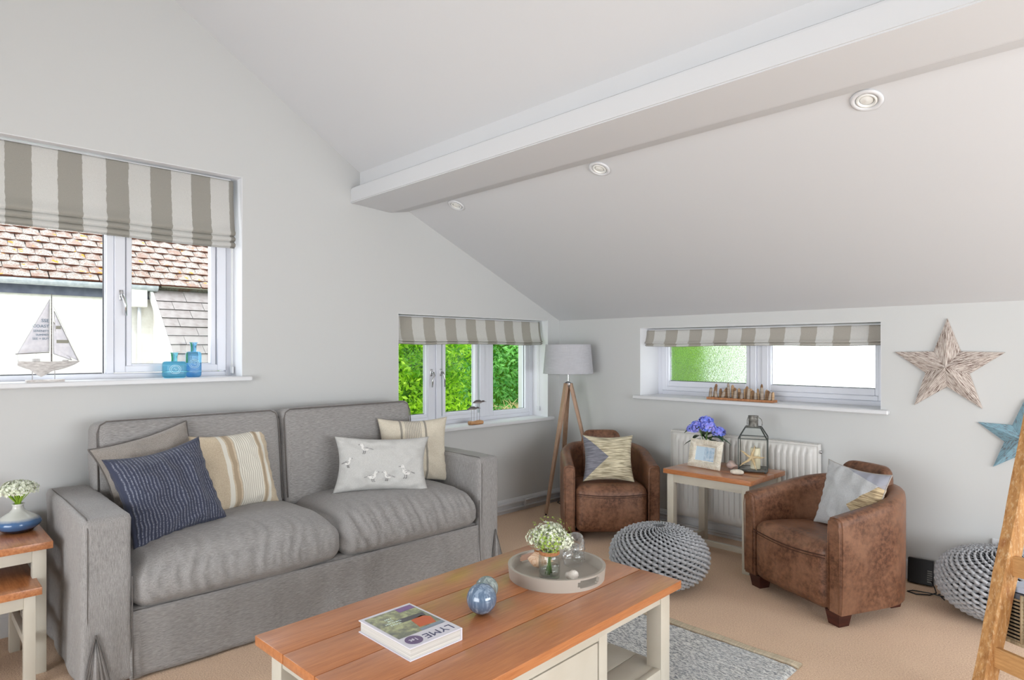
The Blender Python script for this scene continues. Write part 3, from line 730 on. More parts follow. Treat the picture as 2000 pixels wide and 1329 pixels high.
# ------------------------------------------------------------------ scatter cushions
def pillow_surface(u, v, W, H, TH, side, seed, pinch=.085, fold=.006):
    """u, v in -1..1"""
    x = W / 2 * u * (1 - pinch * (1 - v * v) * u * u) ; z = H / 2 * v * (1 - pinch * (1 - u * u) * v * v)
    t = max(0, (1 - u ** 4) * (1 - v ** 4)) ** .62
    d = TH / 2 * t * (1 - .12 * (u * u + v * v))
    f = fold * (1 - abs(noise.noise(Vector((u * 2.2 + seed, v * 2.2, seed)))) * 3) * t + fold * .6 * noise.noise(Vector((u * 6 + seed, v * 5, 1))) * t
    rim = max(abs(u), abs(v)); f += fold * .8 * math.sin((u if abs(v) > abs(u) else v) * 26 + seed) * max(0, rim - .75) * 4 * (t ** .5)
    return Vector((x, -side * (d + f), z + H / 2))
def pillow(name, label, loc, rot, W, H, TH, m, seed=0, cord=None, fold=.006, dent=None, group=None, pinch=.12):
    root = thing(name, label, 'cushion', loc, group=group, rot=tuple(R(a) for a in rot))
    N = 36; bm = bmesh.new(); uvl = bm.loops.layers.uv.new('UVMap'); grid = {}
    for side in (1, -1):
        for i in range(N + 1):
            for j in range(N + 1):
                e = i in (0, N) or j in (0, N)
                kk = (i, j, 0 if e else side)
                if kk not in grid:
                    u = math.sin((2 * i / N - 1) * PI / 2) * .35 + (2 * i / N - 1) * .65; v = math.sin((2 * j / N - 1) * PI / 2) * .35 + (2 * j / N - 1) * .65
                    p = pillow_surface(u, v, W, H, TH, side, seed, pinch, fold)
                    if e: p.y = .25 * p.y
                    if dent and side == 1: p.y += dent * math.exp(-((v - .9) ** 2) / .18 - u * u / .35)
                    g = bm.verts.new(p); grid[kk] = (g, u, v)
        for i in range(N):
            for j in range(N):
                q = [(i, j), (i + 1, j), (i + 1, j + 1), (i, j + 1)]
                if side == -1: q = q[::-1]
                ent = [grid[(a, b, 0 if (a in (0, N) or b in (0, N)) else side)] for a, b in q]
                f = bm.faces.new([e_[0] for e_ in ent])
                for lp, e_ in zip(f.loops, ent): lp[uvl].uv = ((e_[1] + 1) / 2, (e_[2] + 1) / 2)
    rimp = [grid[(i, 0, 0)][0].co.copy() for i in range(N)] + [grid[(N, j, 0)][0].co.copy() for j in range(N)] + [grid[(i, N, 0)][0].co.copy() for i in range(N, 0, -1)] + [grid[(0, j, 0)][0].co.copy() for j in range(N, 0, -1)]
    obj('cover', bm, m, root, smooth=True)
    if cord:
        bm = bmesh.new(); tube(bm, rimp, cord[0], 6, closed=True); obj('piping', bm, cord[1], root, smooth=True)
    return root
def uvmat(name, fn, rough=.92, bump=None, sheen=.15):
    k = NT(name); c = k.n('ShaderNodeTexCoord'); s = k.n('ShaderNodeSeparateXYZ'); k.l(c.outputs['UV'], s.inputs[0])
    col, h = fn(k, s.outputs[0], s.outputs[1], c.outputs['UV']); k.l(col, k.b.inputs['Base Color']) if not isinstance(col, tuple) else None
    k.b.inputs['Roughness'].default_value = rough; k.b.inputs['Specular IOR Level'].default_value = .15; k.b.inputs['Sheen Weight'].default_value = sheen
    if h is not None: k.bump(h, bump[0], bump[1])
    return k.m
def band(k, u, a, b):
    return k.math('MULTIPLY', k.math('GREATER_THAN', u, a), k.math('LESS_THAN', u, b))
def cloth_noise(k, s=260):
    return k.noise(k.coord('Object', (1, 1, 1)), s, 2)
def navy(k, u, v, uv):
    n = cloth_noise(k, 180); wv = k.math('SINE', k.math('MULTIPLY', k.math('ADD', u, k.math('MULTIPLY', k.math('SUBTRACT', n, .5), .006)), 2 * PI * 31))
    f = k.ramp(wv, -.2, .9); spk = k.noise(k.coord('Object', (60, 60, 160)), 2.2, 2); f = k.math('MULTIPLY', f, k.ramp(spk, .38, .58))
    ins = k.math('MULTIPLY', band(k, u, .03, .97), band(k, v, .05, .95)); f = k.math('MULTIPLY', f, ins)
    c = k.mix(f, lin((64, 68, 86)), lin((134, 138, 152))); return c, wv
def cream_a(k, u, v, uv):
    n = cloth_noise(k); c = k.mix(k.ramp(n, .35, .65), lin((196, 178, 152)), lin((216, 202, 178)))
    wh = lin((232, 228, 216))
    c = k.mix(band(k, u, .30, .36), c, wh); c = k.mix(band(k, u, .38, .43), c, lin((178, 160, 136)))
    mid = band(k, u, .45, .74); ln_ = k.math('GREATER_THAN', k.math('SINE', k.math('MULTIPLY', u, 2 * PI * 38)), .45)
    c = k.mix(mid, c, wh); c = k.mix(k.math('MULTIPLY', mid, k.math('MULTIPLY', ln_, .6)), c, lin((160, 150, 134)))
    c = k.mix(band(k, u, .755, .79), c, lin((178, 160, 136))); c = k.mix(band(k, u, .81, .86), c, wh); return c, n
def cream_b(k, u, v, uv):
    n = cloth_noise(k); c = k.mix(k.ramp(n, .35, .65), lin((202, 192, 172)), lin((220, 212, 196)))
    gy = lin((150, 144, 134)); c = k.mix(band(k, u, .285, .315), c, gy); c = k.mix(band(k, u, .63, .66), c, gy)
    mid = band(k, u, .36, .58); ln_ = k.math('GREATER_THAN', k.math('SINE', k.math('MULTIPLY', u, 2 * PI * 42)), 0.1)
    c = k.mix(k.math('MULTIPLY', mid, ln_), c, lin((150, 146, 140))); return c, n
def chevron(k, u, v, uv, flip=False, grey=(120, 120, 128), left=(.0, .52)):
    n = cloth_noise(k); rib = k.noise(k.coord('UV', (2.2, 30, 1)), 1.6, 3)
    # grey arrow: triangle from the left edge to the middle
    tri = k.math('LESS_THAN', k.math('ADD', u, k.math('ABSOLUTE', k.math('SUBTRACT', v, .5))), .50)
    c = k.mix(k.ramp(rib, .40, .60), lin((148, 138, 114)), lin((222, 212, 184)))
    c = k.mix(tri, c, k.mix(k.ramp(rib, .4, .6), lin((104, 104, 112)), lin((138, 138, 146)))); return c, rib
def chevron2(k, u, v, uv):
    rib = k.noise(k.coord('UV', (2.2, 30, 1)), 1.6, 3)
    tri = k.math('GREATER_THAN', k.math('SUBTRACT', u, k.math('ABSOLUTE', k.math('SUBTRACT', v, .42))), .56)
    n = cloth_noise(k); c = k.mix(k.ramp(n, .3, .7), lin((176, 178, 180)), lin((196, 197, 198)))
    c = k.mix(tri, c, k.mix(k.ramp(rib, .4, .6), lin((138, 118, 92)), lin((206, 186, 150))))
    tp = k.math('GREATER_THAN', k.math('ADD', v, k.math('MULTIPLY', u, .35)), 1.12); c = k.mix(k.math('MULTIPLY', tp, .8), c, lin((150, 152, 166))); return c, rib
def plain(a, b):
    return lambda k, u, v, uv: (k.mix(k.ramp(cloth_noise(k), .35, .65), lin(a), lin(b)), cloth_noise(k))
pillow('scatter_cushion', 'plain warm grey cushion with dark piping tilted over the left sofa arm', (.455, -3.60, .66), (-22, -13, 94), .48, .38, .16, uvmat('warm_grey_linen', plain((134, 127, 121), (156, 149, 142)), bump=(.15, .001)), 1, (.005, M['piping']), fold=.01)
pillow('scatter_cushion', 'navy ribbed cushion leaning at the left end of the sofa', (.700, -3.585, .525), (-23, -6, 106), .50, .475, .17, uvmat('navy_ribbed_weave', navy, bump=(.5, .003)), 4, fold=.012, dent=.03)
pillow('scatter_cushion', 'cream cushion with fine woven stripes beside the navy one', (.415, -3.19, .525), (-16, -1, 103), .50, .475, .16, uvmat('cream_striped_linen', cream_a, bump=(.15, .001)), 7, fold=.009)
bird = pillow('scatter_cushion', 'pale grey oblong cushion with embroidered seabirds', (.645, -2.414, .550), (-14, 2.5, 63), .60, .355, .13, uvmat('pale_grey_cotton', plain((186, 185, 182), (200, 199, 196)), bump=(.15, .001)), 11, fold=.013)
pillow('scatter_cushion', 'cream linen cushion with grey stripes behind the seabird cushion', (.505, -2.055, .535), (-13, 1, 69), .50, .455, .14, uvmat('cream_grey_striped_linen', cream_b, bump=(.15, .001)), 15, fold=.009)
# embroidered birds follow the cushion surface
M['thread_w'] = mat('white_thread', (226, 224, 220), rough=.9); M['thread_g'] = mat('grey_thread', (104, 102, 104), rough=.9)
def embroid(cu, cv, s, flip, walking=True):
    def P(a, b, off):
        u = cu + a * s * flip / .30; v = cv + b * s / .1775
        return pillow_surface(u, v, .60, .355, .13, 1, 11, .12, .013) + Vector((0, -off, 0))
    white = [(-.5, 0), (-.25, -.28), (.15, -.3), (.42, -.05), (.42, .3), (.58, .42), (.52, .62), (.36, .66), (.22, .5), (.15, .2), (-.2, .12), (-.75, -.1)]
    bm = bmesh.new(); ctr = bm.verts.new(P(.1, 0, .0025)); vs = [bm.verts.new(P(a, b, .002)) for a, b in white]
    for i in range(len(vs)): bm.faces.new((ctr, vs[i], vs[(i + 1) % len(vs)]))
    recalc(bm); o = obj('embroidered_bird', bm, M['thread_w'], bird)
    bm = bmesh.new()
    for ln_ in ([(-.9, -.15), (-.5, -.02), (-.1, .0), (.1, -.12)], [(0, -.3), (0, -.62), (.12, -.64)], [(.2, -.3), (.22, -.62), (.34, -.64)], [(.56, .5), (.76, .46)], [(-.35, .08), (-.05, .12), (.2, .05)], [(.40, .55), (.46, .56)]):
        tube(bm, [P(a, b, .003) for a, b in ln_], .0016, 4)
    obj('stitching', bm, M['thread_g'], o)
for a in ((-.22, -.45, .056, 1), (.10, -.45, .052, -1), (.50, -.30, .068, -1), (-.78, .05, .05, 1), (-.38, .55, .056, -1)): embroid(*a)

# ------------------------------------------------------------------ tub armchairs
def tub_chair(label, loc, rz):
    root = thing('armchair', label, 'armchair', loc, rz, group='brown leather tub armchairs')
    W, Dp, th = .365, .70, .088
    def path(off):
        pts = []; w_ = W - off
        for i in range(9): pts.append((-w_, .34 * i / 8))
        for i in range(1, 24): a = PI - PI * i / 24; pts.append((w_ * math.cos(a), .34 + (Dp - .34 - off) * math.sin(a) ** .92))
        for i in range(9): pts.append((w_, .34 - .34 * i / 8))
        return pts
    po, pi_ = path(0), path(th); n = len(po); bm = bmesh.new(); rings = []
    for k, (a, b) in enumerate(zip(po, pi_)):
        s = (a[1]) / Dp; top = .575 + .10 * max(0, min(1, s * 1.15)) ** 1.1
        a = Vector((*a, 0)); b = Vector((*b, 0)); d = b - a; loop = []
        prof = [(0.06, .075), (.02, .12), (0, .30), (0, top - .05), (.04, top - .018), (.18, top - .003), (.5, top), (.82, top - .004), (.96, top - .02), (1, top - .05), (1.0, .34), (1, .075)]
        for f, z in prof:
            p = a + d * f; p.z = z
            p += Vector((0, .003 * noise.noise(Vector((p.x * 8, p.y * 8, z * 8))), 0))
            if k in (0, n - 1): p.y += .012 * ((abs(f - .5) * 2) ** 4)
            loop.append(bm.verts.new(p))
        rings.append(loop)
    m_ = len(rings[0])
    for a, b in zip(rings, rings[1:]):
        for i in range(m_): bm.faces.new((a[i], b[i], b[(i + 1) % m_], a[(i + 1) % m_]))
    bm.faces.new(rings[0]); bm.faces.new(rings[-1][::-1]); recalc(bm)
    es = [e for e in bm.edges if e.verts[0] in rings[0] and e.verts[1] in rings[0] or e.verts[0] in rings[-1] and e.verts[1] in rings[-1]]
    bmesh.ops.bevel(bm, geom=es, offset=.012, segments=3, affect='EDGES')
    sh = obj('tub_shell', bm, M['leather'], root, smooth=True, autos=60)
    for k0 in (0, n - 1):
        bm = bmesh.new()
        s_ = 1 if k0 == 0 else -1
        xo = po[k0][0]; tube(bm, [(xo + s_ * .012, .010, .09), (xo + s_ * .008, .006, .50), (xo + s_ * .014, .006, .555), (xo + s_ * .044, .004, .568), (xo + s_ * .076, .006, .555), (xo + s_ * .08, .006, .50), (xo + s_ * .08, .01, .09)], .003, 5)
        obj('piping', bm, M['leather'], sh, smooth=True)
    # seat with its front panel
    bm = soft_box(.546, .56, .345, .05, (20, 20, 14), bulge=(0, .012, .016), wr=.003, wf=6, seed=rz)
    for v in bm.verts:
        if v.co.z > .2 and v.co.y > -.2: v.co.z -= .03 * (v.co.y + .2) / .45
        if v.co.z < .05: v.co.y += .0
    place(bm, (0, .285, .07)); st = obj('seat', bm, M['leather'], root, smooth=True)
    bm = bmesh.new()
    pts = [(-.268 + .536 * i / 16, .003 - .012 * math.sin(PI * i / 16), .362 - .016 * math.sin(PI * i / 16)) for i in range(17)]
    tube(bm, pts, .0032, 5); tube(bm, [(p[0], p[1] - .001, p[2] - .014) for p in pts], .0018, 5); obj('seam', bm, M['leather_seam'], st, smooth=True)
    # inner back pad rising above the rim as a headrest
    bm = soft_box(.34, .085, .38, .038, (16, 8, 16), bulge=(0, .006, .008))
    for v in bm.verts:
        t = max(0, (v.co.z - .26) / .12); v.co.x *= 1 - .16 * t * t; v.co.y += -.09 * (v.co.x / .17) ** 2 * .35
    place(bm, (0, .60, .385), rot=Matrix.Rotation(R(-6), 4, 'X')); obj('backrest', bm, M['leather'], root, smooth=True)
    for sx in (-1, 1):
        for yy in (.075, .56):
            bm = bmesh.new(); cx_ = sx * (.29 if yy < .3 else .2)
            a = [bm.verts.new((cx_ + i * .046, yy + j * .046, .076)) for i, j in ((-1, -1), (1, -1), (1, 1), (-1, 1))]
            b = [bm.verts.new((cx_ + i * .034 , yy + j * .034, 0)) for i, j in ((-1, -1), (1, -1), (1, 1), (-1, 1))]
            bm.faces.new(a); bm.faces.new(b[::-1])
            for i in range(4): bm.faces.new((a[i], b[i], b[(i + 1) % 4], a[(i + 1) % 4]))
            obj('foot', recalc(bm), M['darkwood'], root)
    return root
tub_chair('brown leather tub armchair in the corner beside the tripod lamp', (1.180, -.735, 0), R(45.8))
tub_chair('brown leather tub armchair right of the side table, turned to the sofa', (2.59, -.99, 0), R(-24))
pillow('scatter_cushion', 'square cushion with a grey arrow and beige ribs in the corner armchair', (1.09, -.66, .43), (-20, 0, 42), .40, .37, .13, uvmat('grey_beige_arrow_pleats', chevron, bump=(.6, .004)), 21, fold=.007)
pillow('scatter_cushion', 'pale grey cushion with a beige corner in the right-hand armchair', (2.80, -.715, .405), (-15, 3, -23), .42, .385, .11, uvmat('pale_grey_beige_corner', chevron2, bump=(.3, .003)), 26, cord=(.003, M['lightcord']), fold=.009)

# ------------------------------------------------------------------ knitted poufs
M['yarn'] = mat('grey_cotton_cord', (158, 160, 164), (182, 184, 188), (1, 1, 1), 60, rough=.9, bump=.2, sheen=.2)
M['core'] = mat('dark_pouf_lining', (30, 31, 36), rough=1)
def pouf(label, loc, r, h, seed, tilt):
    root = thing('pouf', label, 'pouf', loc, seed, group='grey knitted poufs')
    def S(th, ph, off):
        # th 0 top .. pi bottom
        ct, st_ = math.cos(th), math.sin(th); rr = (abs(st_) ** .86) * (r + off); z = h / 2 + (h / 2 + off) * (1 if ct > 0 else -1) * abs(ct) ** .92
        return Vector((rr * math.cos(ph), rr * math.sin(ph), max(z, .004)))
    bm = bmesh.new(); lathe(bm, [((abs(math.sin(t)) ** .86) * (r - .016), h / 2 - (h / 2 - .016) * (1 if math.cos(t) < 0 else -1) * -1 * abs(math.cos(t)) ** .92) for t in [PI - PI * i / 24 for i in range(1, 24)]], 48)
    obj('inner_bag', recalc(bm), M['core'], root, smooth=True)
    bm = bmesh.new(); NC = 54; arc = 0
    for c in range(NC):
        ph0 = 2 * PI * c / NC; pts = []; rad = []
        nw = 19; steps = nw * 6
        for i in range(steps + 1):
            th = .10 + (PI - .2) * i / steps; wdt = (abs(math.sin(th)) ** .86) * r * 2 * PI / NC
            ang = 2 * PI * i / 6 + (PI if c % 2 else 0)
            ph = ph0 + (.42 * wdt * math.sin(ang)) / max(.02, (abs(math.sin(th)) ** .86) * r)
            off = -.010 + .012 * math.cos(ang * 1)
            pts.append(S(th, ph, off)); rad.append(max(.0035, min(.0098, wdt * .33)))
        tube(bm, pts, rad, 5)
    obj('knitted_cover', bm, M['yarn'], root, smooth=True)
    return root
pouf('round grey knitted pouf between the coffee table and side table', (1.905, -1.225, 0), .298, .365, .2, 0)
pouf('round grey knitted pouf by the wall, partly behind the wooden ladder', (3.475, -.335, 0), .298, .375, 1.1, 0)

# ------------------------------------------------------------------ coffee table
ct = thing('coffee_table', 'long coffee table with orange oak top and stone painted base', 'table', (2.285, -2.975, 0), R(2.2))
L_, W_, ZT = 1.485, .80, .47
def cpart(name, m, *boxes, bev=.003, par=None):
    bm = bmesh.new()
    for b in boxes: box(bm, *b, bev, 2)
    return obj(name, bm, m, par or ct, autos=30)
for i in range(4):
    a = -W_ / 2 + W_ / 4 * i; b = a + W_ / 4
    cpart('board', M['oak_y'], (a + (.0012 if i else 0), b - (.0012 if i < 3 else 0), -L_ / 2, L_ / 2, ZT - .034, ZT), bev=.0035)
cpart('under_board', M['oak_y'], (-W_ / 2 + .006, W_ / 2 - .006, -L_ / 2 + .006, L_ / 2 - .006, ZT - .037, ZT - .03))
lx, ly = W_ / 2 - .03, L_ / 2 - .045
for sx in (-1, 1):
    for sy in (-1, 1):
        x0_, x1_ = sorted((sx * lx, sx * (lx - .07))); y0_, y1_ = sorted((sy * ly, sy * (ly - .07)))
        cpart('leg', M['cream'], (x0_, x1_, y0_, y1_, .012, ZT - .037))
ap = .042
cpart('apron', M['cream'], (lx - .026, lx - .004, -ly + .07, ly - .07, ZT - .037 - ap, ZT - .037), (-lx + .004, -lx + .026, -ly + .07, ly - .07, ZT - .037 - ap, ZT - .037),
      (-lx + .07, lx - .07, ly - .026, ly - .004, ZT - .037 - .06, ZT - .037), (-lx + .07, lx - .07, -ly + .004, -ly + .026, ZT - .037 - .06, ZT - .037))
for i in range(5):
    w5 = (2 * lx - .02) / 5; cpart('shelf_board', M['cream'], (-lx + .01 + i * w5 + .001, -lx + .01 + (i + 1) * w5 - .001, -ly + .01, ly - .01, .095, .118))
cpart('lower_rail', M['cream'], (lx - .03, lx - .002, -ly + .07, ly - .07, .075, .121)); cpart('lower_rail', M['cream'], (-lx + .002, -lx + .03, -ly + .07, ly - .07, .075, .121))
cpart('drawer_case', M['cream'], (-lx + .03, lx - .03, -.27, -.25, .118, ZT - .037), (-lx + .03, lx - .03, .232, .252, .118, ZT - .037), (lx - .03, lx - .006, .20, .252, .118, ZT - .037), (lx - .03, lx - .006, -.27, -.22, .118, ZT - .037), (lx - .03, lx - .006, -.22, .2, ZT - .09, ZT - .037))
dr = cpart('drawer', M['cream'], (lx - .04, lx - .008, -.215, .195, .13, ZT - .096)); cpart('drawer', M['cream'], (-lx + .008, -lx + .04, -.215, .195, .13, ZT - .096))
bm = bmesh.new(); lathe(bm, [(.004, 0), (.006, .012), (.015, .02), (.014, .028), (.002, .031)], 16, mtx=Matrix.Translation((lx - .008, -.01, .26)) @ Matrix.Rotation(R(90), 4, 'Y')); obj('knob', bm, M['galv'], dr, smooth=True)
TZ = ZT

# book, read from the sofa side
bk = thing('book', 'hardback book with a countryside picture and LYME title on the coffee table', 'book', (2.290, -3.355, TZ), R(1))
bw, bh, bt = .30, .215, .042   # along x (page height), along y, thickness
M['cover'] = mat('white_book_cover', (226, 224, 234), rough=.25, coat=.3); M['pages'] = mat('cream_page_edges', (222, 220, 214), (190, 188, 182), (1, 1, 300), 2, rough=.9)
obj('back_cover', B(-bw / 2, bw / 2, -bh / 2, bh / 2, 0, .0035, .001), M['cover'], bk)
obj('front_cover', B(-bw / 2, bw / 2, -bh / 2, bh / 2, bt - .0035, bt, .001), M['cover'], bk)
obj('spine', B(-bw / 2, bw / 2, bh / 2 - .004, bh / 2 + .001, 0.001, bt - .001, .001), M['cover'], bk)
obj('pages', B(-bw / 2 + .005, bw / 2 - .005, -bh / 2 + .006, bh / 2 - .004, .0035, bt - .0035), M['pages'], bk)
def picture():
    k = NT('countryside_picture'); v = k.coord('Object', (1, 1, 1)); n = k.noise(v, 40, 4); n2 = k.noise(v, 14, 3)
    c = k.mix(k.ramp(n, .4, .6), lin((140, 142, 120)), lin((186, 190, 148))); c = k.mix(k.math('MULTIPLY', k.ramp(n2, .5, .6), .7), c, lin((112, 116, 112)))
    k.l(c, k.b.inputs['Base Color']); k.b.inputs['Roughness'].default_value = .25; return k.m
zt_ = bt + .0004
def flat(name, pts, z, m, par):
    bm = bmesh.new(); f = bm.faces.new([bm.verts.new((x, y, z)) for x, y in pts]); bm.normal_update()
    if f.normal.z < 0: f.normal_flip()
    return obj(name, bm, m, par)
pic = flat('picture', [(-.135, -.095), (.072, -.095), (.072, .098), (-.135, .098)], zt_, picture(), bk)
flat('picture_shape', [(-.02, .02), (.045, .01), (.05, .075), (.0, .09), (-.03, .07)], zt_ + .0004, mat('printed_orange', (206, 100, 66), rough=.3), pic)
flat('picture_shape', [(-.055, -.02), (-.025, -.01), (-.02, .085), (-.05, .09)], zt_ + .0004, mat('printed_dark_grey', (88, 84, 92), rough=.3), pic)
flat('picture_shape', [(-.135, .03), (-.10, .03), (-.10, .098), (-.135, .098)], zt_ + .0004, mat('printed_purple', (134, 100, 154), rough=.3), pic)
flat('picture_shape', [(.055, -.0), (.072, .0), (.072, .098), (.05, .098)], zt_ + .0003, mat('printed_sky_grey', (140, 152, 168), rough=.3), pic)
M['ink'] = mat('printed_ink', (84, 84, 118), rough=.4); M['inkw'] = mat('printed_white', (226, 240, 226), rough=.4); M['purp'] = mat('printed_mauve_seal', (116, 98, 134), rough=.4)
def text(body, size, loc, rot, m, par, name='lettering', ext=.0003, align='CENTER'):
    c = bpy.data.curves.new('t', 'FONT'); c.body = body; c.size = size; c.extrude = ext; c.align_x = align; c.align_y = 'CENTER'; c.resolution_u = 2
    o = bpy.data.objects.new('t', c); COL.objects.link(o); bpy.context.view_layer.update()
    me = bpy.data.meshes.new_from_object(o.evaluated_get(bpy.context.evaluated_depsgraph_get())); bpy.data.objects.remove(o)
    q = bpy.data.objects.new(name, me); COL.objects.link(q); me.materials.clear(); me.materials.append(m); q.parent = par; q.location = loc; q.rotation_euler = rot
    return q
text('LYME', .05, (.112, .035, zt_), (0, 0, R(-90)), M['ink'], bk)
bm = bmesh.new(); lathe(bm, [(.0, 0), (.03, 0), (.03, .0006)], 24, (.108, -.062, zt_)); obj('printed_seal', bm, M['purp'], bk)
text('1st', .026, (.108, -.062, zt_ + .001), (0, 0, R(-90)), M['cover'], bk)
for i, t_ in enumerate(('WALKS', 'THROUGH', 'THE', 'PAST')): text(t_, .013, (-.03 - .017 * i, -.035, zt_ + .0008), (0, 0, R(-90)), M['inkw'], bk)

# two glazed balls
def ball(label, loc, r, a, b):
    k = NT('streaked_glaze_' + str(a[0])); v = k.coord('Object', (26, 26, 1.6)); n = k.noise(v, 3, 3)
    k.l(k.mix(k.ramp(n, .50, .62), lin(a), lin(b)), k.b.inputs['Base Color']); k.b.inputs['Roughness'].default_value = .12; k.b.inputs['Coat Weight'].default_value = .7
    bm = bmesh.new(); sphere(bm, (0, 0, r), r, 4); o = obj('decorative_ball', bm, k.m, smooth=True); o.location = loc; o.rotation_euler = (0, 0, .4)
    return tag(o, label, 'ornament')
ball('blue grey streaked ceramic ball nearer the book on the coffee table', (2.322, -3.055, TZ), .0565, (88, 108, 132), (134, 152, 172))
ball('sage grey ceramic ball just behind the blue ball on the coffee table', (2.238, -2.955, TZ), .046, (112, 124, 124), (160, 172, 168))

# tray
tr = thing('tray', 'round taupe tray with cut-out handles on the coffee table', 'tray', (2.248, -2.556, TZ), 0)
M['tray'] = mat('taupe_matt_lacquer', (176, 168, 158), rough=.45)
RT = .208; hs_ = [0, .014, .020, .040, .046, .054]; NA = 120
def slot(i):
    a = 360 * (i + .5) / NA; return any(abs((a - c + 180) % 360 - 180) < 17 for c in (352, 172))
bm = bmesh.new(); g = {}
for s_, rr in ((0, RT), (1, RT - .013)):
    for i in range(NA):
        for j, z in enumerate(hs_):
            a = 2 * PI * i / NA; g[(s_, i, j)] = bm.verts.new(((rr + (z - .02) * .1) * math.cos(a), (rr + (z - .02) * .1) * math.sin(a), z))
def cut(i, j):
    if not slot(i % NA): return False
    full = slot((i - 1) % NA) and slot((i + 1) % NA)
    return j in (1, 2, 3) and (j == 2 or full)
for i in range(NA):
    i2 = (i + 1) % NA
    for j in range(len(hs_) - 1):
        if cut(i, j):
            if not cut(i - 1, j): bm.faces.new((g[0, i, j], g[1, i, j], g[1, i, j + 1], g[0, i, j + 1]))
            if not cut(i2, j): bm.faces.new((g[0, i2, j], g[1, i2, j], g[1, i2, j + 1], g[0, i2, j + 1]))
            if not cut(i, j - 1): bm.faces.new((g[0, i, j], g[0, i2, j], g[1, i2, j], g[1, i, j]))
            if not cut(i, j + 1): bm.faces.new((g[0, i, j + 1], g[0, i2, j + 1], g[1, i2, j + 1], g[1, i, j + 1]))
            continue
        for s_ in (0, 1): bm.faces.new((g[s_, i, j], g[s_, i2, j], g[s_, i2, j + 1], g[s_, i, j + 1]))
    bm.faces.new((g[0, i, 5], g[0, i2, 5], g[1, i2, 5], g[1, i, 5])); bm.faces.new((g[0, i, 0], g[0, i2, 0], g[1, i2, 0], g[1, i, 0]))
obj('rim', recalc(bm), M['tray'], tr, smooth=True, autos=40)
bm = bmesh.new(); lathe(bm, [(RT - .008, .002), (RT - .012, .010)], 64); obj('base', bm, M['tray'], tr)
TB = TZ + .0105
# jar of flowers
jr = thing('glass_jar', 'clear glass jar with a twine band holding white flowers on the tray', 'jar', (2.262, -2.618, TB))
bm = bmesh.new(); lathe(bm, [(.001, .001), (.040, .001), (.0445, .006), (.046, .03), (.046, .085), (.043, .10), (.038, .108), (.039, .124), (.036, .124), (.035, .108), (.0425, .085), (.043, .03), (.040, .014), (.001, .012)], 36, close=False); obj('jar_body', recalc(bm), M['jarglass'], jr, smooth=True)
bm = bmesh.new(); lathe(bm, [(.0, .0125), (.040, .0145), (.0425, .03), (.0425, .05), (.0, .05)], 32, close=False); obj('water', recalc(bm), M['water'], jr, smooth=True)
M['twine'] = mat('brown_twine', (190, 134, 92), (150, 100, 66), (1, 1, 1), 200, rough=.9)
bm = bmesh.new()
for z in (.104, .109, .114): tube(bm, [(.041 * math.cos(a * PI / 12), .041 * math.sin(a * PI / 12), z) for a in range(24)], .003, 6, closed=True)
tube(bm, [(-.03, -.03, .11), (-.045, -.045, .118), (-.05, -.04, .11), (-.036, -.03, .108)], .0025, 5); obj('twine_band', bm, M['twine'], jr, smooth=True)
M['petal'] = mat('cream_white_petals', (236, 238, 224), (212, 220, 190), (1, 1, 1), 60, rough=.7)
M['bud'] = mat('lime_green_buds', (168, 190, 84), (120, 150, 56), (1, 1, 1), 40, rough=.7); M['stem'] = mat('green_stems', (96, 132, 66), rough=.6)
def blossoms(bm, n, c, r, br, shape=(1, 1, .8), rng=(.6, 1), zmin=-1, jitter=None):
    for i in range(n):
        d = Vector((random.gauss(0, 1), random.gauss(0, 1), random.gauss(0, 1))).normalized()
        if d.z < zmin: d.z = -d.z
        q = random.uniform(*rng); p = Vector(c) + Vector((d.x * shape[0], d.y * shape[1], d.z * shape[2])) * r * q; s = br * random.uniform(.6, 1.2)
        t1 = d.orthogonal().normalized(); t2 = d.cross(t1); a0 = random.random() * 6
        vs = [bm.verts.new(p + (t1 * math.cos(a0 + k * PI / 5) + t2 * math.sin(a0 + k * PI / 5)) * s * (1 if k % 2 else .45) + d * s * (.25 if k % 2 else 0)) for k in range(10)]
        ce = bm.verts.new(p - d * s * .1)
        for k in range(10): bm.faces.new((ce, vs[k], vs[(k + 1) % 10]))
fl = thing('flower_bunch', 'bunch of white and lime green filler flowers in the glass jar', 'flowers', (2.262, -2.618, TB + .02))
bm = bmesh.new()
for c, r_, n in (((.0, .0, .155), .078, 500), ((-.045, -.03, .145), .05, 260), ((.05, .03, .14), .052, 260), ((.03, -.03, .16), .05, 220), ((-.02, .045, .165), .05, 200)): blossoms(bm, n, c, r_, .0085)
tag(obj('white_blooms', bm, M['petal'], fl), kind='stuff')
bm = bmesh.new(); blossoms(bm, 260, (.028, -.030, .150), .062, .007, rng=(.7, 1.12)); blossoms(bm, 90, (0, 0, .165), .088, .0055, rng=(.98, 1.12)); tag(obj('green_buds', bm, M['bud'], fl), kind='stuff')
bm = bmesh.new()
for i in range(16):
    a = random.random() * 6.28; r_ = random.uniform(0, .022); tube(bm, [(r_ * math.cos(a + 2), r_ * math.sin(a + 2), -.006), (.5 * r_ * math.cos(a), .5 * r_ * math.sin(a), .06), (1.6 * r_ * math.cos(a), 1.6 * r_ * math.sin(a), .13)], .0015, 4)
obj('stems', bm, M['stem'], fl, smooth=True)
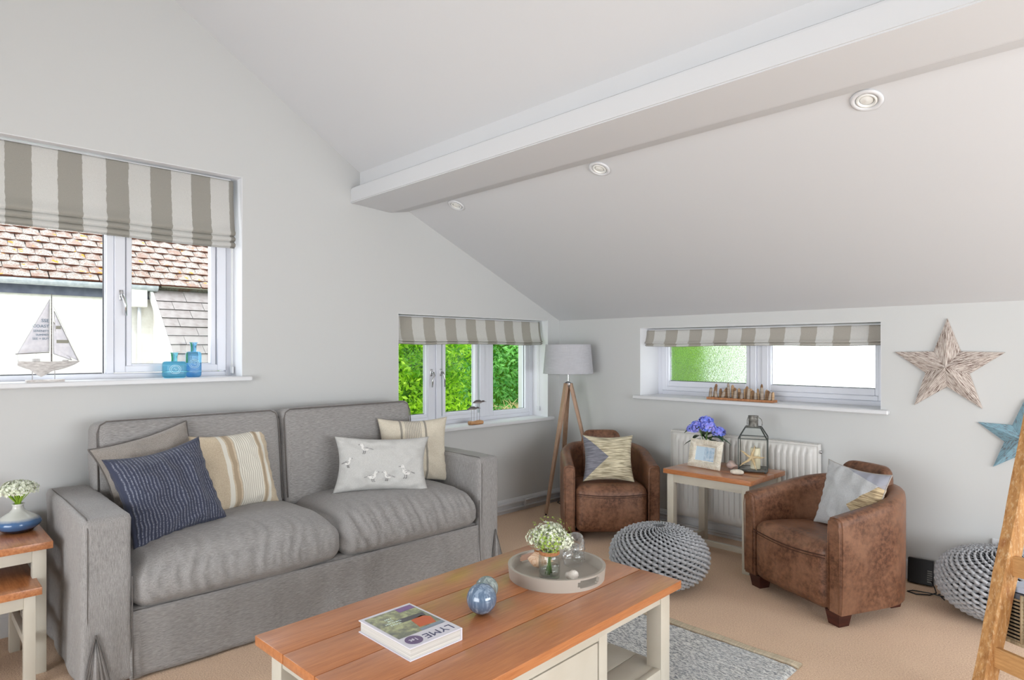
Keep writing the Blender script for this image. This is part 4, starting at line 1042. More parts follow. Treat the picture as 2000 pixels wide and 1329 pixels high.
# glass nautilus shell
def spiral(bm, turns, r0, growth, thick, n=110, seg=16, flat_=1.0, M4=None, ridges=0):
    pts, rad = [], []
    for i in range(n):
        t = i / (n - 1); a = turns * 2 * PI * t; R_ = r0 * math.exp(growth * a); pts.append((R_ * math.cos(a), 0, R_ * math.sin(a))); rad.append(R_ * thick * (1 + ridges * math.sin(a * 9)))
    before = len(bm.verts); tube(bm, pts, rad, seg); bm.verts.ensure_lookup_table(); vs = bm.verts[before:]
    for v in vs: v.co.y *= flat_
    if M4 is not None: bmesh.ops.transform(bm, matrix=M4, verts=vs)
gs = thing('glass_shell', 'clear blown glass sea shell on the tray', 'ornament', (2.292, -2.478, TB + .046))
bm = bmesh.new(); spiral(bm, 2.1, .0098, .145, .62, flat_=1.25, M4=Matrix.Rotation(R(-35), 4, 'Z') @ Matrix.Rotation(R(150), 4, 'Y'), ridges=.06); obj('glass_whorl', bm, clear_glass('blown_shell_glass', (.96, .97, .97, 1), 1.3, .95), gs, smooth=True)
zmn = min(v.co.z for v in gs.children[0].data.vertices); gs.location.z = TB - zmn + .0005
# white conch in front of it
def conch(name, label, loc, L, m, rz, rx=0):
    bm = bmesh.new(); prof = [(.001, 0), (.10, .05), (.24, .16), (.40, .30), (.46, .42), (.38, .52), (.30, .60), (.22, .70), (.13, .80), (.07, .90), (.001, 1)]
    rings = lathe(bm, [(r_ * L * .8, z * L) for r_, z in prof], 20)
    for ri, ring_ in enumerate(rings):
        for k_, v in enumerate(ring_):
            a = 2 * PI * k_ / 20; f = 1 + .14 * math.sin(3 * a + ri * 1.3) + .10 * (1 if (k_ + ri) % 4 == 0 else 0); v.co.x *= f; v.co.y *= f * .8
    bm.transform(Matrix.Rotation(rz, 4, 'Z') @ Matrix.Rotation(R(90) + rx, 4, 'X')); z0 = min(v.co.z for v in bm.verts); bm.transform(Matrix.Translation((0, 0, -z0)))
    o = obj(name, bm, m, smooth=True); o.location = loc; return tag(o, label, 'shell')
conch('sea_shell', 'small knobbly white conch shell beside the glass one on the tray', (2.345, -2.565, TB + .0005), .075, mat('chalky_white_shell', (226, 220, 212), (196, 186, 176), (1, 1, 1), 30, rough=.5), R(40))
conch('sea_shell', 'brown striped conch shell on the tray left of the jar', (2.115, -2.60, TB + .0005), .12, mat('tan_striped_shell', (206, 152, 112), (236, 206, 178), (1, 60, 1), 3, rough=.4), R(118))

# ------------------------------------------------------------------ side table and what stands on it
st = thing('side_table', 'small side table with oak top and cream legs in front of the radiator', 'table', (1.92, -.44, 0))
def wpart(name, m, par, *boxes, bev=.003):
    bm = bmesh.new()
    for b in boxes: box(bm, *b, bev, 2)
    return obj(name, bm, m, par, world=True, autos=30)
SX0, SX1, SY0, SY1, SZ = 1.60, 2.245, -.70, -.175, .61
for i in range(3):
    a = SY0 + (SY1 - SY0) / 3 * i; wpart('board', M['oak_x'], st, (SX0, SX1, a + (.0006 if i else 0), a + (SY1 - SY0) / 3 - .0006, SZ - .032, SZ), bev=.002)
for x in (SX0 + .02, SX1 - .07):
    for y in (SY0 + .02, SY1 - .07): wpart('leg', M['cream'], st, (x, x + .05, y, y + .05, 0, SZ - .032))
wpart('apron', M['cream'], st, (SX0 + .07, SX1 - .07, SY0 + .03, SY0 + .048, SZ - .095, SZ - .032), (SX0 + .07, SX1 - .07, SY1 - .048, SY1 - .03, SZ - .095, SZ - .032),
      (SX0 + .03, SX0 + .048, SY0 + .07, SY1 - .07, SZ - .095, SZ - .032), (SX1 - .048, SX1 - .03, SY0 + .07, SY1 - .07, SZ - .095, SZ - .032))
for x in (SX0 + .028, SX1 - .058): wpart('stretcher', M['cream'], st, (x, x + .034, SY0 + .07, SY1 - .07, .05, .09))
wpart('stretcher', M['cream'], st, (SX0 + .06, SX1 - .06, -.455, -.42, .052, .088))
# photo frame
M['frame'] = mat('ivory_ribbed_resin', (238, 233, 220), (220, 211, 194), (1, 1, 1), 30, rough=.6)
pf = thing('photo_frame', 'ivory ribbed photo frame standing at the front of the side table', 'picture frame', (1.800, -.50, SZ + .002), rot=(R(-13), 0, R(-7)))
fw, fh, iw, ih = .262, .20, .158, .098
bm = bmesh.new()
for (a, b, c, d) in ((-fw / 2, fw / 2, 0, (fh - ih) / 2), (-fw / 2, fw / 2, (fh + ih) / 2, fh), (-fw / 2, -iw / 2, (fh - ih) / 2, (fh + ih) / 2), (iw / 2, fw / 2, (fh - ih) / 2, (fh + ih) / 2)):
    box(bm, a, b, -.006, .012, c, d, .002)
fr = obj('frame_body', bm, M['frame'], pf)
bm = bmesh.new()
n = 26
for i in range(n + 1):
    u = (i / n * 2 - 1)
    for s in (0, 1):
        zi, zo = ((fh - ih) / 2 - .008, .002) if s == 0 else ((fh + ih) / 2 + .008, fh - .002)
        tube(bm, [(u * (iw / 2 + .006), -.007, zi), (u * (fw / 2 - .004) , -.009, (zi + zo) / 2 ), (u * (fw / 2 - .002), -.006, zo)], .0032, 5)
n = 18
for i in range(1, n):
    u = (i / n * 2 - 1)
    for s in (-1, 1):
        zi = fh / 2 + u * (ih / 2 + .006); zo = fh / 2 + u * (fh / 2 - .002); tube(bm, [(s * (iw / 2 + .008), -.007, zi), (s * (fw / 2 - .03), -.009, (zi + zo) / 2), (s * (fw / 2 - .001), -.006, zo)], .0032, 5)
obj('ribs', bm, M['frame'], fr, smooth=True)
def photo():
    k = NT('framed_pale_blue_print'); c = k.n('ShaderNodeTexCoord'); s = k.n('ShaderNodeSeparateXYZ'); k.l(c.outputs['Object'], s.inputs[0])
    l = k.math('LESS_THAN', s.outputs[0], -.008); ln_ = k.math('GREATER_THAN', k.math('SINE', k.math('MULTIPLY', s.outputs[2], 900)), .3); n = k.noise(k.coord('Object'), 40, 3)
    a = k.mix(k.math('MULTIPLY', ln_, .35), lin((206, 226, 240)), lin((150, 176, 200))); b = k.mix(k.ramp(n, .35, .65), lin((150, 180, 206)), lin((206, 220, 232)))
    k.l(k.mix(l, b, a), k.b.inputs['Base Color']); k.b.inputs['Roughness'].default_value = .1; return k.m
obj('print', B(-iw / 2, iw / 2, .0, .003, (fh - ih) / 2, (fh + ih) / 2), photo(), pf)
bm = bmesh.new(); bar(bm, (0, .012, fh * .7), (0, .085, .018), .05, .003); obj('easel_back', bm, M['frame'], pf)
# blue hydrangea behind the frame
hp = thing('potted_hydrangea', 'blue hydrangea in a small pot behind the ivory photo frame', 'plant', (1.705, -.295, SZ))
bm = bmesh.new(); lathe(bm, [(.001, 0), (.038, 0), (.052, .09), (.055, .09), (.055, .10), (.048, .10), (.046, .085), (.001, .085)], 28, close=False); obj('pot', recalc(bm), M['ceramic_white'], hp, smooth=True)
M['blue'] = mat('violet_blue_petals', (116, 148, 255), (184, 176, 255), (1, 1, 1), 30, rough=.7)
M['leafd'] = mat('dark_green_leaf', (34, 66, 36), (70, 104, 58), (1, 1, 1), 20, rough=.45)
for c, r_ in (((-.06, -.01, .265), .055), ((.04, -.03, .27), .058), ((-.005, .02, .30), .058), ((.095, .02, .235), .05), ((-.115, .02, .24), .045)):
    bm = bmesh.new(); blossoms(bm, 240, c, r_, .0125, rng=(.75, 1.05), zmin=-.5); tag(obj('flower_head', bm, M['blue'], hp), kind='stuff')
def leaf(par, p, d, L, Wd, m, droop=.3):
    bm = bmesh.new(); d = Vector(d).normalized(); s = d.cross(Vector((0, 0, 1))).normalized(); prev = None
    for i in range(7):
        t = i / 6; c = Vector(p) + d * L * t + Vector((0, 0, -droop * L * t * t)); w_ = Wd * math.sin(PI * min(.98, t * .93 + .06)) ** .8
        row = [bm.verts.new(c - s * w_ + Vector((0, 0, .25 * w_))), bm.verts.new(c), bm.verts.new(c + s * w_ + Vector((0, 0, .25 * w_)))]
        if prev:
            for k_ in (0, 1): bm.faces.new((prev[k_], prev[k_ + 1], row[k_ + 1], row[k_]))
        prev = row
    return obj('leaf', bm, m, par, smooth=True)
for i in range(18):
    a = i * 2.4
    if -2.75 < math.atan2(math.sin(a), math.cos(a)) < -.4: continue
    leaf(hp, (.02 * math.cos(a), .02 * math.sin(a), .14 + .006 * i), (math.cos(a), math.sin(a), .45 - .05 * (i % 5)), .13 + .02 * (i % 3), .034, M['leafd'], .55)
bm = bmesh.new()
for c in ((-.05, -.01, .27), (.04, -.03, .27), (0, .02, .31), (.08, .02, .25)): tube(bm, [(0, 0, .085), (c[0] * .4, c[1] * .4, .18), c], .0035, 5)
obj('stems', bm, M['stem'], hp)
# lantern
ltn = thing('lantern', 'glass and lead lantern with a tin cap at the back of the side table', 'lantern', (2.092, -.338, SZ), R(22.3))
a_, zb, zs, zt2, b_ = .0915, .018, .232, .305, .050
bm = bmesh.new()
cs = [(-1, -1), (1, -1), (1, 1), (-1, 1)]
for i, (x, y) in enumerate(cs):
    x2, y2 = cs[(i + 1) % 4]
    bar(bm, (x * a_, y * a_, zb), (x * a_, y * a_, zs), .0065); bar(bm, (x * a_, y * a_, zs), (x * b_, y * b_, zt2), .0065)
    for z, q in ((zb, a_), (zs, a_), (zt2, b_)): bar(bm, (x * q, y * q, z), (x2 * q, y2 * q, z), .0065)
obj('lead_frame', bm, M['darkmetal'], ltn)
bm = bmesh.new(); box(bm, -a_, a_, -a_, a_, .012, .017); obj('base_plate', bm, M['galv'], ltn)
for x, y in cs: bm = bmesh.new(); lathe(bm, [(.006, 0), (.008, .012)], 10, (x * .08, y * .08, 0)); obj('foot', bm, M['darkmetal'], ltn)
for i, (x, y) in enumerate(cs):
    x2, y2 = cs[(i + 1) % 4]; bm = bmesh.new(); bm.faces.new([bm.verts.new(v) for v in ((x * a_, y * a_, zb), (x2 * a_, y2 * a_, zb), (x2 * a_, y2 * a_, zs), (x * a_, y * a_, zs))]); obj('pane', bm, M['lanternglass'], ltn)
    bm = bmesh.new(); bm.faces.new([bm.verts.new(v) for v in ((x * a_, y * a_, zs), (x2 * a_, y2 * a_, zs), (x2 * b_, y2 * b_, zt2), (x * b_, y * b_, zt2))]); obj('pane', bm, M['lanternglass'], ltn)
bm = bmesh.new(); lathe(bm, [(.05, zt2), (.034, zt2 + .004), (.032, zt2 + .01), (.0315, .345), (.033, .347), (.033, .352), (.0315, .354), (.0315, .372), (.034, .374), (.034, .384), (.001, .386)], 28, close=False); obj('tin_cap', recalc(bm), M['galv'], ltn, smooth=True, autos=40)
bm = bmesh.new(); tube(bm, [(.034, 0, .372), (.05, 0, .362), (.058, 0, .34), (.056, .002, .318)], .0025, 6); tube(bm, [(-.034, 0, .372), (-.04, 0, .35), (-.04, .0, .318)], .0025, 6); obj('ring_handle', bm, M['galv'], ltn, smooth=True)
cn = thing('candle', 'cream pillar candle inside the lantern', 'candle', (2.102, -.328, SZ + .0175))
bm = bmesh.new(); lathe(bm, [(.001, 0), (.032, 0), (.033, .002), (.033, .138), (.031, .142), (.022, .139), (.001, .137)], 28, close=False); obj('wax', recalc(bm), mat('ivory_wax', (236, 226, 196), rough=.4), cn, smooth=True)
bm = bmesh.new(); tube(bm, [(0, 0, .137), (.001, 0, .15)], .0015, 5); obj('wick', bm, M['black'], cn)
sf = thing('starfish', 'slender dried starfish leaning on the candle in the lantern', 'ornament', (2.105, -.393, SZ + .10), rot=(R(72), R(14), R(22)))
bm = bmesh.new(); M['star'] = mat('sandy_starfish', (222, 200, 160), (198, 170, 128), (1, 1, 1), 60, rough=.9)
for k_ in range(5):
    a = R(90 + 72 * k_); L2 = (.088, .086, .098, .098, .086)[k_]; c = Vector((math.cos(a), math.sin(a), 0)); s = Vector((-c.y, c.x, 0))
    tube(bm, [(0, 0, 0), c * L2 * .35 + s * .003, c * L2 * .7 - s * .002, c * L2], [.011, .008, .006, .002], 8)
sphere(bm, (0, 0, 0), .012, 2, (1, 1, .6)); obj('body', bm, M['star'], sf, smooth=True)
# pebble and oyster-like shell
def pebble(name, label, loc, sc3, m, seed, rz=0, cat='pebble'):
    bm = bmesh.new(); sphere(bm, (0, 0, 0), 1, 3)
    for v in bm.verts: v.co *= 1 + .10 * noise.noise(v.co * 1.4 + Vector((seed, 0, 0)))
    bm.transform(Matrix.Rotation(rz, 4, 'Z') @ Matrix.Diagonal((*sc3, 1))); z0 = min(v.co.z for v in bm.verts); bm.transform(Matrix.Translation((0, 0, -z0)))
    o = obj(name, bm, m, smooth=True); o.location = loc; return tag(o, label, cat)
pebble('pebble', 'smooth white oval pebble at the front of the side table', (2.075, -.545, SZ), (.047, .026, .018), mat('white_pebble', (228, 220, 204), (206, 198, 184), (1, 1, 1), 30, rough=.7), 3, R(15))
conch('sea_shell', 'grey and pink whelk shell between the frame and the lantern', (1.925, -.40, SZ), .10, mat('grey_pink_shell', (150, 142, 142), (214, 186, 172), (1, 40, 1), 3, rough=.5), R(75))

# ------------------------------------------------------------------ radiator
rd = thing('radiator', 'white ribbed panel radiator under the obscured window', 'radiator', (1.86, -.05, .12))
M['rad'] = mat('white_radiator_enamel', (224, 222, 218), rough=.35)
X0r, X1r, Z0r, Z1r = 1.287, 2.43, .125, .80
bm = bmesh.new(); rows = []; xs = []
fl_n = 25; pitch = (X1r - X0r - .07) / fl_n
xs = [(X0r, 0), (X0r + .03, 0)]
for i in range(fl_n):
    a = X0r + .035 + i * pitch; xs += [(a + pitch * .10, 0), (a + pitch * .24, -.012), (a + pitch * .5, -.014), (a + pitch * .76, -.012), (a + pitch * .90, 0)]
xs += [(X1r - .03, 0), (X1r, 0)]
zs_ = [(Z0r, 0), (Z0r + .035, 0), (Z0r + .06, .9), (Z0r + .09, 1), (Z1r - .09, 1), (Z1r - .06, .9), (Z1r - .035, 0), (Z1r - .006, 0)]
for z, f in zs_: rows.append([bm.verts.new((x, -.088 + d * (-1 if True else 1) * -1 * f, z)) for x, d in xs])
for a, b in zip(rows, rows[1:]):
    for i in range(len(xs) - 1): bm.faces.new((a[i], a[i + 1], b[i + 1], b[i]))
recalc(bm); o = obj('front_panel', bm, M['rad'], rd, smooth=True, world=True, autos=50); q = o.modifiers.new('steel', 'SOLIDIFY'); q.thickness = .003
wpart('back_panel', M['rad'], rd, (X0r, X1r, -.045, -.036, Z0r, Z1r - .006)); wpart('side_grille', M['rad'], rd, (X0r - .003, X0r, -.09, -.036, Z0r + .02, Z1r), (X1r, X1r + .003, -.09, -.036, Z0r + .02, Z1r), bev=0)
bm = bmesh.new(); box(bm, X0r, X1r, -.092, -.088, Z1r - .01, Z1r + .002, .001)
for i in range(58): x = X0r + .01 + (X1r - X0r - .02) * i / 57; box(bm, x, x + .008, -.088, -.04, Z1r - .002, Z1r)
box(bm, X0r, X1r, -.042, -.036, Z1r - .01, Z1r + .002, .001); obj('top_grille', bm, M['rad'], rd, world=True)
bm = bmesh.new(); tube(bm, [(X1r, -.065, Z1r - .05), (X1r + .018, -.065, Z1r - .05)], .011, 10); obj('bleed_valve', bm, M['chrome'], rd, world=True, smooth=True)
wpart('bracket', M['rad'], rd, (1.45, 1.48, -.036, -.001, .2, .75)); wpart('bracket', M['rad'], rd, (2.24, 2.27, -.036, -.001, .2, .75))

# ------------------------------------------------------------------ tripod floor lamp
lc = Vector((.335, -.262, 0)); lamp = thing('floor_lamp', 'tripod floor lamp with grey drum shade in the corner', 'floor lamp', tuple(lc))
feet = [Vector((.295, -.512, 0)), Vector((.10, -.085, 0)), Vector((.60, -.125, 0))]
for f in feet:
    bm = bmesh.new(); d = (f - lc); top = lc + d * .075 + Vector((0, 0, 1.15)); bar(bm, f + Vector((0, 0, .012)), top, .030, .020, up=tuple(d.normalized()), wx2=.048, wy2=.030)
    bmesh.ops.bevel(bm, geom=bm.edges[:], offset=.003, segments=1, affect='EDGES'); obj('leg', bm, M['lampwood'], lamp, world=True)
    bm = bmesh.new(); lathe(bm, [(.008, 0), (.008, .013)], 10, tuple(f)); obj('foot_pad', bm, M['black'], lamp, world=True)
bm = bmesh.new(); lathe(bm, [(.02, 1.10), (.034, 1.125), (.034, 1.15), (.012, 1.165), (.007, 1.17), (.007, 1.36), (.012, 1.36), (.018, 1.37), (.018, 1.41), (.01, 1.415)], 20, (lc.x, lc.y, 0)); obj('stem', bm, M['chrome'], lamp, world=True, smooth=True, autos=40)
bm = bmesh.new(); sphere(bm, (lc.x, lc.y, 1.44), .028, 2); obj('bulb', bm, M['ceramic_white'], lamp, world=True, smooth=True)
bm = bmesh.new(); r1, r2, z1, z2 = .226, .202, 1.238, 1.50
lathe(bm, [(r1, z1), (r2, z2), (r2 - .002, z2), (r1 - .002, z1), (r1, z1)], 64, (lc.x, lc.y, 0), close=False); sh_ = obj('lamp_shade', recalc(bm), M['shade'], lamp, world=True, smooth=True, autos=40)
bm = bmesh.new()
for r_, z in ((r1, z1 + .003), (r2, z2 - .003)): tube(bm, [(lc.x + r_ * math.cos(a * PI / 24), lc.y + r_ * math.sin(a * PI / 24), z) for a in range(48)], .003, 5, closed=True)
for k_ in range(3): a = k_ * 2.094; tube(bm, [(lc.x, lc.y, 1.36), (lc.x + r1 * math.cos(a), lc.y + r1 * math.sin(a), z1 + .01)], .0018, 5)
obj('shade_rim', bm, M['shade'], sh_, smooth=True); sh_.children[0].location = -Vector(lamp.location)
bm = bmesh.new(); tube(bm, [(.19, -.13, .09), (.165, -.10, .03), (.14, -.14, .005), (.06, -.10, .005), (.04, -.05, .005)], .0035, 6)
tag(obj('lamp_cable', bm, M['black'], smooth=True), 'short black lamp cable on the carpet behind the tripod lamp', 'cable')

# ------------------------------------------------------------------ nest of tables, left
def nest(label, x0, x1, y0, y1, z, leg, ins, shelf):
    t = thing('nesting_table', label, 'table', ((x0 + x1) / 2, (y0 + y1) / 2, 0), group='nest of two oak topped tables')
    n = 3
    for i in range(n):
        a = y0 + (y1 - y0) / n * i; wpart('board', M['oak_x'], t, (x0, x1, a + .0005, a + (y1 - y0) / n - .0005, z - .032, z), bev=.002)
    for xx in (x0 + ins, x1 - ins - leg):
        for yy in (y0 + ins, y1 - ins - leg): wpart('leg', M['cream'], t, (xx, xx + leg, yy, yy + leg, 0, z - .032))
    h = .055
    wpart('apron', M['cream'], t, (x0 + ins + leg, x1 - ins - leg, y1 - ins - .02, y1 - ins - .004, z - .032 - h, z - .032), (x0 + ins + leg, x1 - ins - leg, y0 + ins + .004, y0 + ins + .02, z - .032 - h, z - .032), (x1 - ins - .02, x1 - ins - .004, y0 + ins + leg, y1 - ins - leg, z - .032 - h, z - .032))
    for yy in (y0 + ins + .008, y1 - ins - leg + .008): wpart('stretcher', M['cream'], t, (x0 + ins + leg, x1 - ins - leg, yy, yy + .026, .16, .20))
    return t
nest('taller oak topped nesting table carrying the blue vase', .022, .60, -4.72, -4.104, .59, .052, .022, 0)
nest('lower oak topped nesting table pulled out from under the taller one', .18, .73, -4.62, -4.162, .432, .042, .02, 0)
# vase
vs = thing('vase', 'squat blue and white glazed bottle vase on the taller nesting table', 'vase', (.298, -4.197, .59))
def vase_mat():
    k = NT('banded_blue_glaze'); c = k.n('ShaderNodeTexCoord'); s = k.n('ShaderNodeSeparateXYZ'); k.l(c.outputs['Object'], s.inputs[0]); z = s.outputs[2]
    z = k.math('ADD', z, k.math('MULTIPLY', k.math('SUBTRACT', k.noise(k.coord('Object', (20, 20, 1)), 2, 2), .5), .006))
    cc = k.mix(k.ramp(z, .014, .022), lin((22, 34, 52)), lin((74, 112, 158))); cc = k.mix(k.ramp(z, .056, .070), cc, lin((206, 208, 202)))
    k.l(cc, k.b.inputs['Base Color']); k.b.inputs['Roughness'].default_value = .15; k.b.inputs['Coat Weight'].default_value = .6; return k.m
bm = bmesh.new(); lathe(bm, [(.001, 0), (.05, 0), (.062, .006), (.088, .030), (.094, .044), (.086, .058), (.060, .078), (.034, .094), (.023, .108), (.021, .122), (.026, .132), (.022, .132), (.017, .122), (.018, .108), (.001, .06)], 40, close=False); obj('body', recalc(bm), vase_mat(), vs, smooth=True)
f2 = thing('flower', 'white and green hydrangea head in the squat blue vase', 'flower', (.298, -4.197, .70))
bm = bmesh.new(); blossoms(bm, 620, (0, 0, .085), .082, .0095, shape=(1, 1, .55), rng=(.7, 1.05), zmin=-.25); tag(obj('petals', bm, M['petal'], f2), kind='stuff')
bm = bmesh.new()
for i in range(40):
    a = random.random() * 6.28; r_ = random.uniform(.01, .065); tube(bm, [(0, 0, -.03), (r_ * .2 * math.cos(a), r_ * .2 * math.sin(a), .03), (r_ * math.cos(a), r_ * math.sin(a), .085)], .0022, 4)
obj('stalks', bm, mat('lime_stalks', (150, 186, 60), rough=.6), f2)
o = obj('device', B(.028, .075, -4.165, -4.115, .59, .625, .004), M['black']); tag(o, 'small black plastic device behind the blue vase', 'device')

# ------------------------------------------------------------------ large window sill: model yacht and bottles
ZS1 = W1[2] + .005
yt = thing('model_yacht', 'white model sailing yacht with printed sail on a stand', 'ornament', (0.02, -4.03, ZS1))
by = lambda y: y + 4.03
M['hull'] = mat('whitewashed_hull', (226, 224, 222), (190, 186, 184), (1, 8, 30), 4, rough=.7); M['sailc'] = mat('pale_grey_sailcloth', (234, 234, 240), (222, 222, 230), (1, 1, 1), 40, rough=.9)
obj('stand', B(-.025, .025, by(-4.135), by(-3.972), 0, .013, .002), M['hull'], yt)
bm = bmesh.new()
for y in (-4.107, -4.012): tube(bm, [(0, by(y), .012), (0, by(y), .09)], .0022, 6)
obj('support_pin', bm, M['chrome'], yt)
bm = bmesh.new(); prev = None; NS = 22
for i in range(NS + 1):
    t = i / NS; y = by(-4.168) + .268 * t; w_ = .030 * (math.sin(PI * min(1, .18 + t * .82)) ** .7) if t < .999 else .001
    keel = .107 - .052 * math.sin(PI * (t * .9 + .1)) ** .8 - (.030 * max(0, 1 - abs(t - .36) / .17) ** .8); deck = .107 + .003 * (2 * t - 1) ** 2
    ring_ = [bm.verts.new((w_ * a, y, deck + (keel - deck) * b)) for a, b in ((-1, 0), (-.85, .4), (-.35, .8), (0, 1), (.35, .8), (.85, .4), (1, 0))]
    if prev:
        for k_ in range(6): bm.faces.new((prev[k_], prev[k_ + 1], ring_[k_ + 1], ring_[k_]))
        bm.faces.new((prev[0], ring_[0], ring_[6], prev[6]))
    else: bm.faces.new(ring_)
    prev = ring_
obj('hull', recalc(bm), M['hull'], yt, smooth=True, autos=50)
bm = bmesh.new(); box(bm, -.012, .012, by(-4.11), by(-4.075), .108, .122, .003); obj('cabin', bm, M['hull'], yt); bm = bmesh.new(); box(bm, -.01, .01, by(-3.98), by(-3.952), .108, .116, .003); obj('cabin', bm, M['hull'], yt)
bm = bmesh.new(); tube(bm, [(0, by(-4.026), .107), (0, by(-4.026), .462)], [.0035, .0022], 8); tube(bm, [(0, by(-4.177), .146), (0, by(-4.036), .154)], .0022, 6); tube(bm, [(0, by(-3.905), .112), (0, by(-4.02), .40)], .0009, 4); tube(bm, [(0, by(-4.165), .11), (0, by(-4.17), .146)], .0009, 4); tube(bm, [(0, by(-4.10), .11), (0, by(-4.09), .15)], .0009, 4); obj('mast', bm, M['stonegrey'], yt, smooth=True)
def sail(pts, name, m, bulge=.006):
    a, b, c = [Vector((0, by(p[0]), p[1] - ZS1)) for p in pts]; bm = bmesh.new(); N = 10; g_ = {}
    for i in range(N + 1):
        for j in range(N + 1 - i):
            u, v = i / N, j / N; p = a + (b - a) * u + (c - a) * v; p.x += bulge * 12 * u * v * (1 - u - v) + bulge * u * (1 - u); g_[i, j] = bm.verts.new(p)
    for i in range(N):
        for j in range(N - i):
            bm.faces.new((g_[i, j], g_[i + 1, j], g_[i, j + 1]))
            if i + j < N - 1: bm.faces.new((g_[i + 1, j], g_[i + 1, j + 1], g_[i, j + 1]))
    s = obj(name, recalc(bm), m, yt, smooth=True); q = s.modifiers.new('c', 'SOLIDIFY'); q.thickness = .0012
    bm = bmesh.new(); tube(bm, [a, b], .0013, 4); tube(bm, [b, c], .0013, 4); tube(bm, [c, a], .0013, 4); obj('hem', bm, M['stonegrey'], s); return s
s1 = sail([(-4.034, 1.715), (-4.168, 1.431), (-4.036, 1.442)], 'mainsail', M['sailc'])
s2_ = sail([(-4.015, 1.655), (-4.004, 1.445), (-3.908, 1.393)], 'jib', M['sailc'])
sail([(-4.018, 1.60), (-4.018, 1.43), (-3.938, 1.395)], 'staysail', M['sailc'], .003)
M['teal'] = mat('blue_grey_print', (112, 136, 156), rough=.9)
for tx, z_, w_ in (('SSE', 1.612, .024), ('COAST', 1.583, .022), ('SERENITY', 1.558, .016), ('SUMMER', 1.538, .015), ('SEE + BUY', 1.518, .016)):
    text(tx, w_, (.0085, by(-4.037) , z_ - ZS1 - .01), (R(90), 0, R(90)), M['teal'], s1, ext=.0002, align='RIGHT')
M['olive'] = mat('olive_sail_stripe', (152, 152, 140), rough=.9)
for z_, ya, yb in ((1.568, -4.008, -3.986), (1.494, -4.005, -3.952)):
    bm = bmesh.new(); box(bm, .0035, .0045, by(ya), by(yb), z_ - ZS1 - .008, z_ - ZS1 + .009); obj('sail_stripe', bm, M['olive'], s2_)
def bottle(label, loc, wx, wy, hb, hn, rn, m, rz, liquid):
    t = thing('bottle', label, 'bottle', loc, rz)
    bm = soft_box(wx, wy, hb, .018, (16, 10, 12)); 
    top = []
    lathe(bm, [(rn, hb - .004), (rn, hb + hn * .55), (rn + .002, hb + hn * .6), (rn + .002, hb + hn * .86), (rn + .006, hb + hn * .9), (rn + .006, hb + hn), (rn - .002, hb + hn)], 24, close=False)
    obj('glass_body', bm, m, t, smooth=True, autos=50)
    bm = bmesh.new(); r_ = min(hb * .27, .026)
    for q in (r_, r_ * .72): tube(bm, [(q * 1.15 * math.cos(a * PI / 12), -wy / 2 - .001, hb * .52 + q * math.sin(a * PI / 12)) for a in range(24)], .0014, 5, closed=True)
    tube(bm, [(-.4 * r_, -wy / 2 - .001, hb * .52), (-.1 * r_, -wy / 2 - .001, hb * .52 + .3 * r_), (.1 * r_, -wy / 2 - .001, hb * .52 - .2 * r_), (.4 * r_, -wy / 2 - .001, hb * .52 + .1 * r_)], .0013, 5)
    obj('embossed_seal', bm, mat('pale_embossing', (190, 226, 238), rough=.2), t, smooth=True)
    return t
bottle('short wide turquoise glass bottle on the large window sill', (-.035, -3.418, ZS1), .128, .06, .10, .052, .0165, M['blueglass'], R(84), .06)
bottle('taller sky blue glass bottle behind the turquoise one on the sill', (-.10, -3.29, ZS1), .088, .055, .158, .056, .0165, M['blueglass2'], R(82), .08)

# ------------------------------------------------------------------ garden window sill: pair of carved wading birds
ZS2 = W2[2] + .005
bd = thing('wading_birds', 'two small carved wading birds on wire legs fixed to a driftwood block', 'ornament', (.0, -1.07, ZS2))
bm = soft_box(.05, .15, .032, .012, (8, 16, 6), wr=.006, wf=20, seed=3); obj('driftwood_base', bm, mat('orange_driftwood', (206, 160, 116), (170, 122, 80), (10, 1, 10), 5, rough=.8), bd, smooth=True)
M['birdtop'] = mat('dark_bird_back', (98, 90, 92), rough=.7); M['birdlow'] = mat('pale_bird_breast', (176, 170, 168), rough=.7)
def wader(x, y, z, s=1):
    pts = [(x, y - .058 * s, z - .004), (x, y - .045 * s, z + .002), (x, y - .02 * s, z + .008), (x, y + .012 * s, z + .006), (x, y + .034 * s, z + .002), (x, y + .05 * s, z + .006), (x, y + .062 * s, z + .005), (x, y + .068 * s, z + .002), (x, y + .09 * s, z - .001)]
    rad = [.001, .006, .012, .014, .007, .0075, .0075, .003, .0008]
    bm = bmesh.new(); tube(bm, pts, [r_ * s for r_ in rad], 10); b_ = obj('bird', bm, M['birdtop'], bd, smooth=True)
    bm = bmesh.new(); tube(bm, [(p[0], p[1], p[2] - .005) for p in pts[1:5]], [r_ * s * .92 for r_ in rad[1:5]], 10); obj('breast', bm, M['birdlow'], b_, smooth=True)
    bm = bmesh.new()
    for d in (-.005, .005): tube(bm, [(x + d, y + d * 2, z), (x + d, y + d * 2, .028)], .0013, 5)
    obj('wire_legs', bm, M['galv'], b_)
wader(-.006, -.028, .135); wader(.006, .022, .188, 1.05)

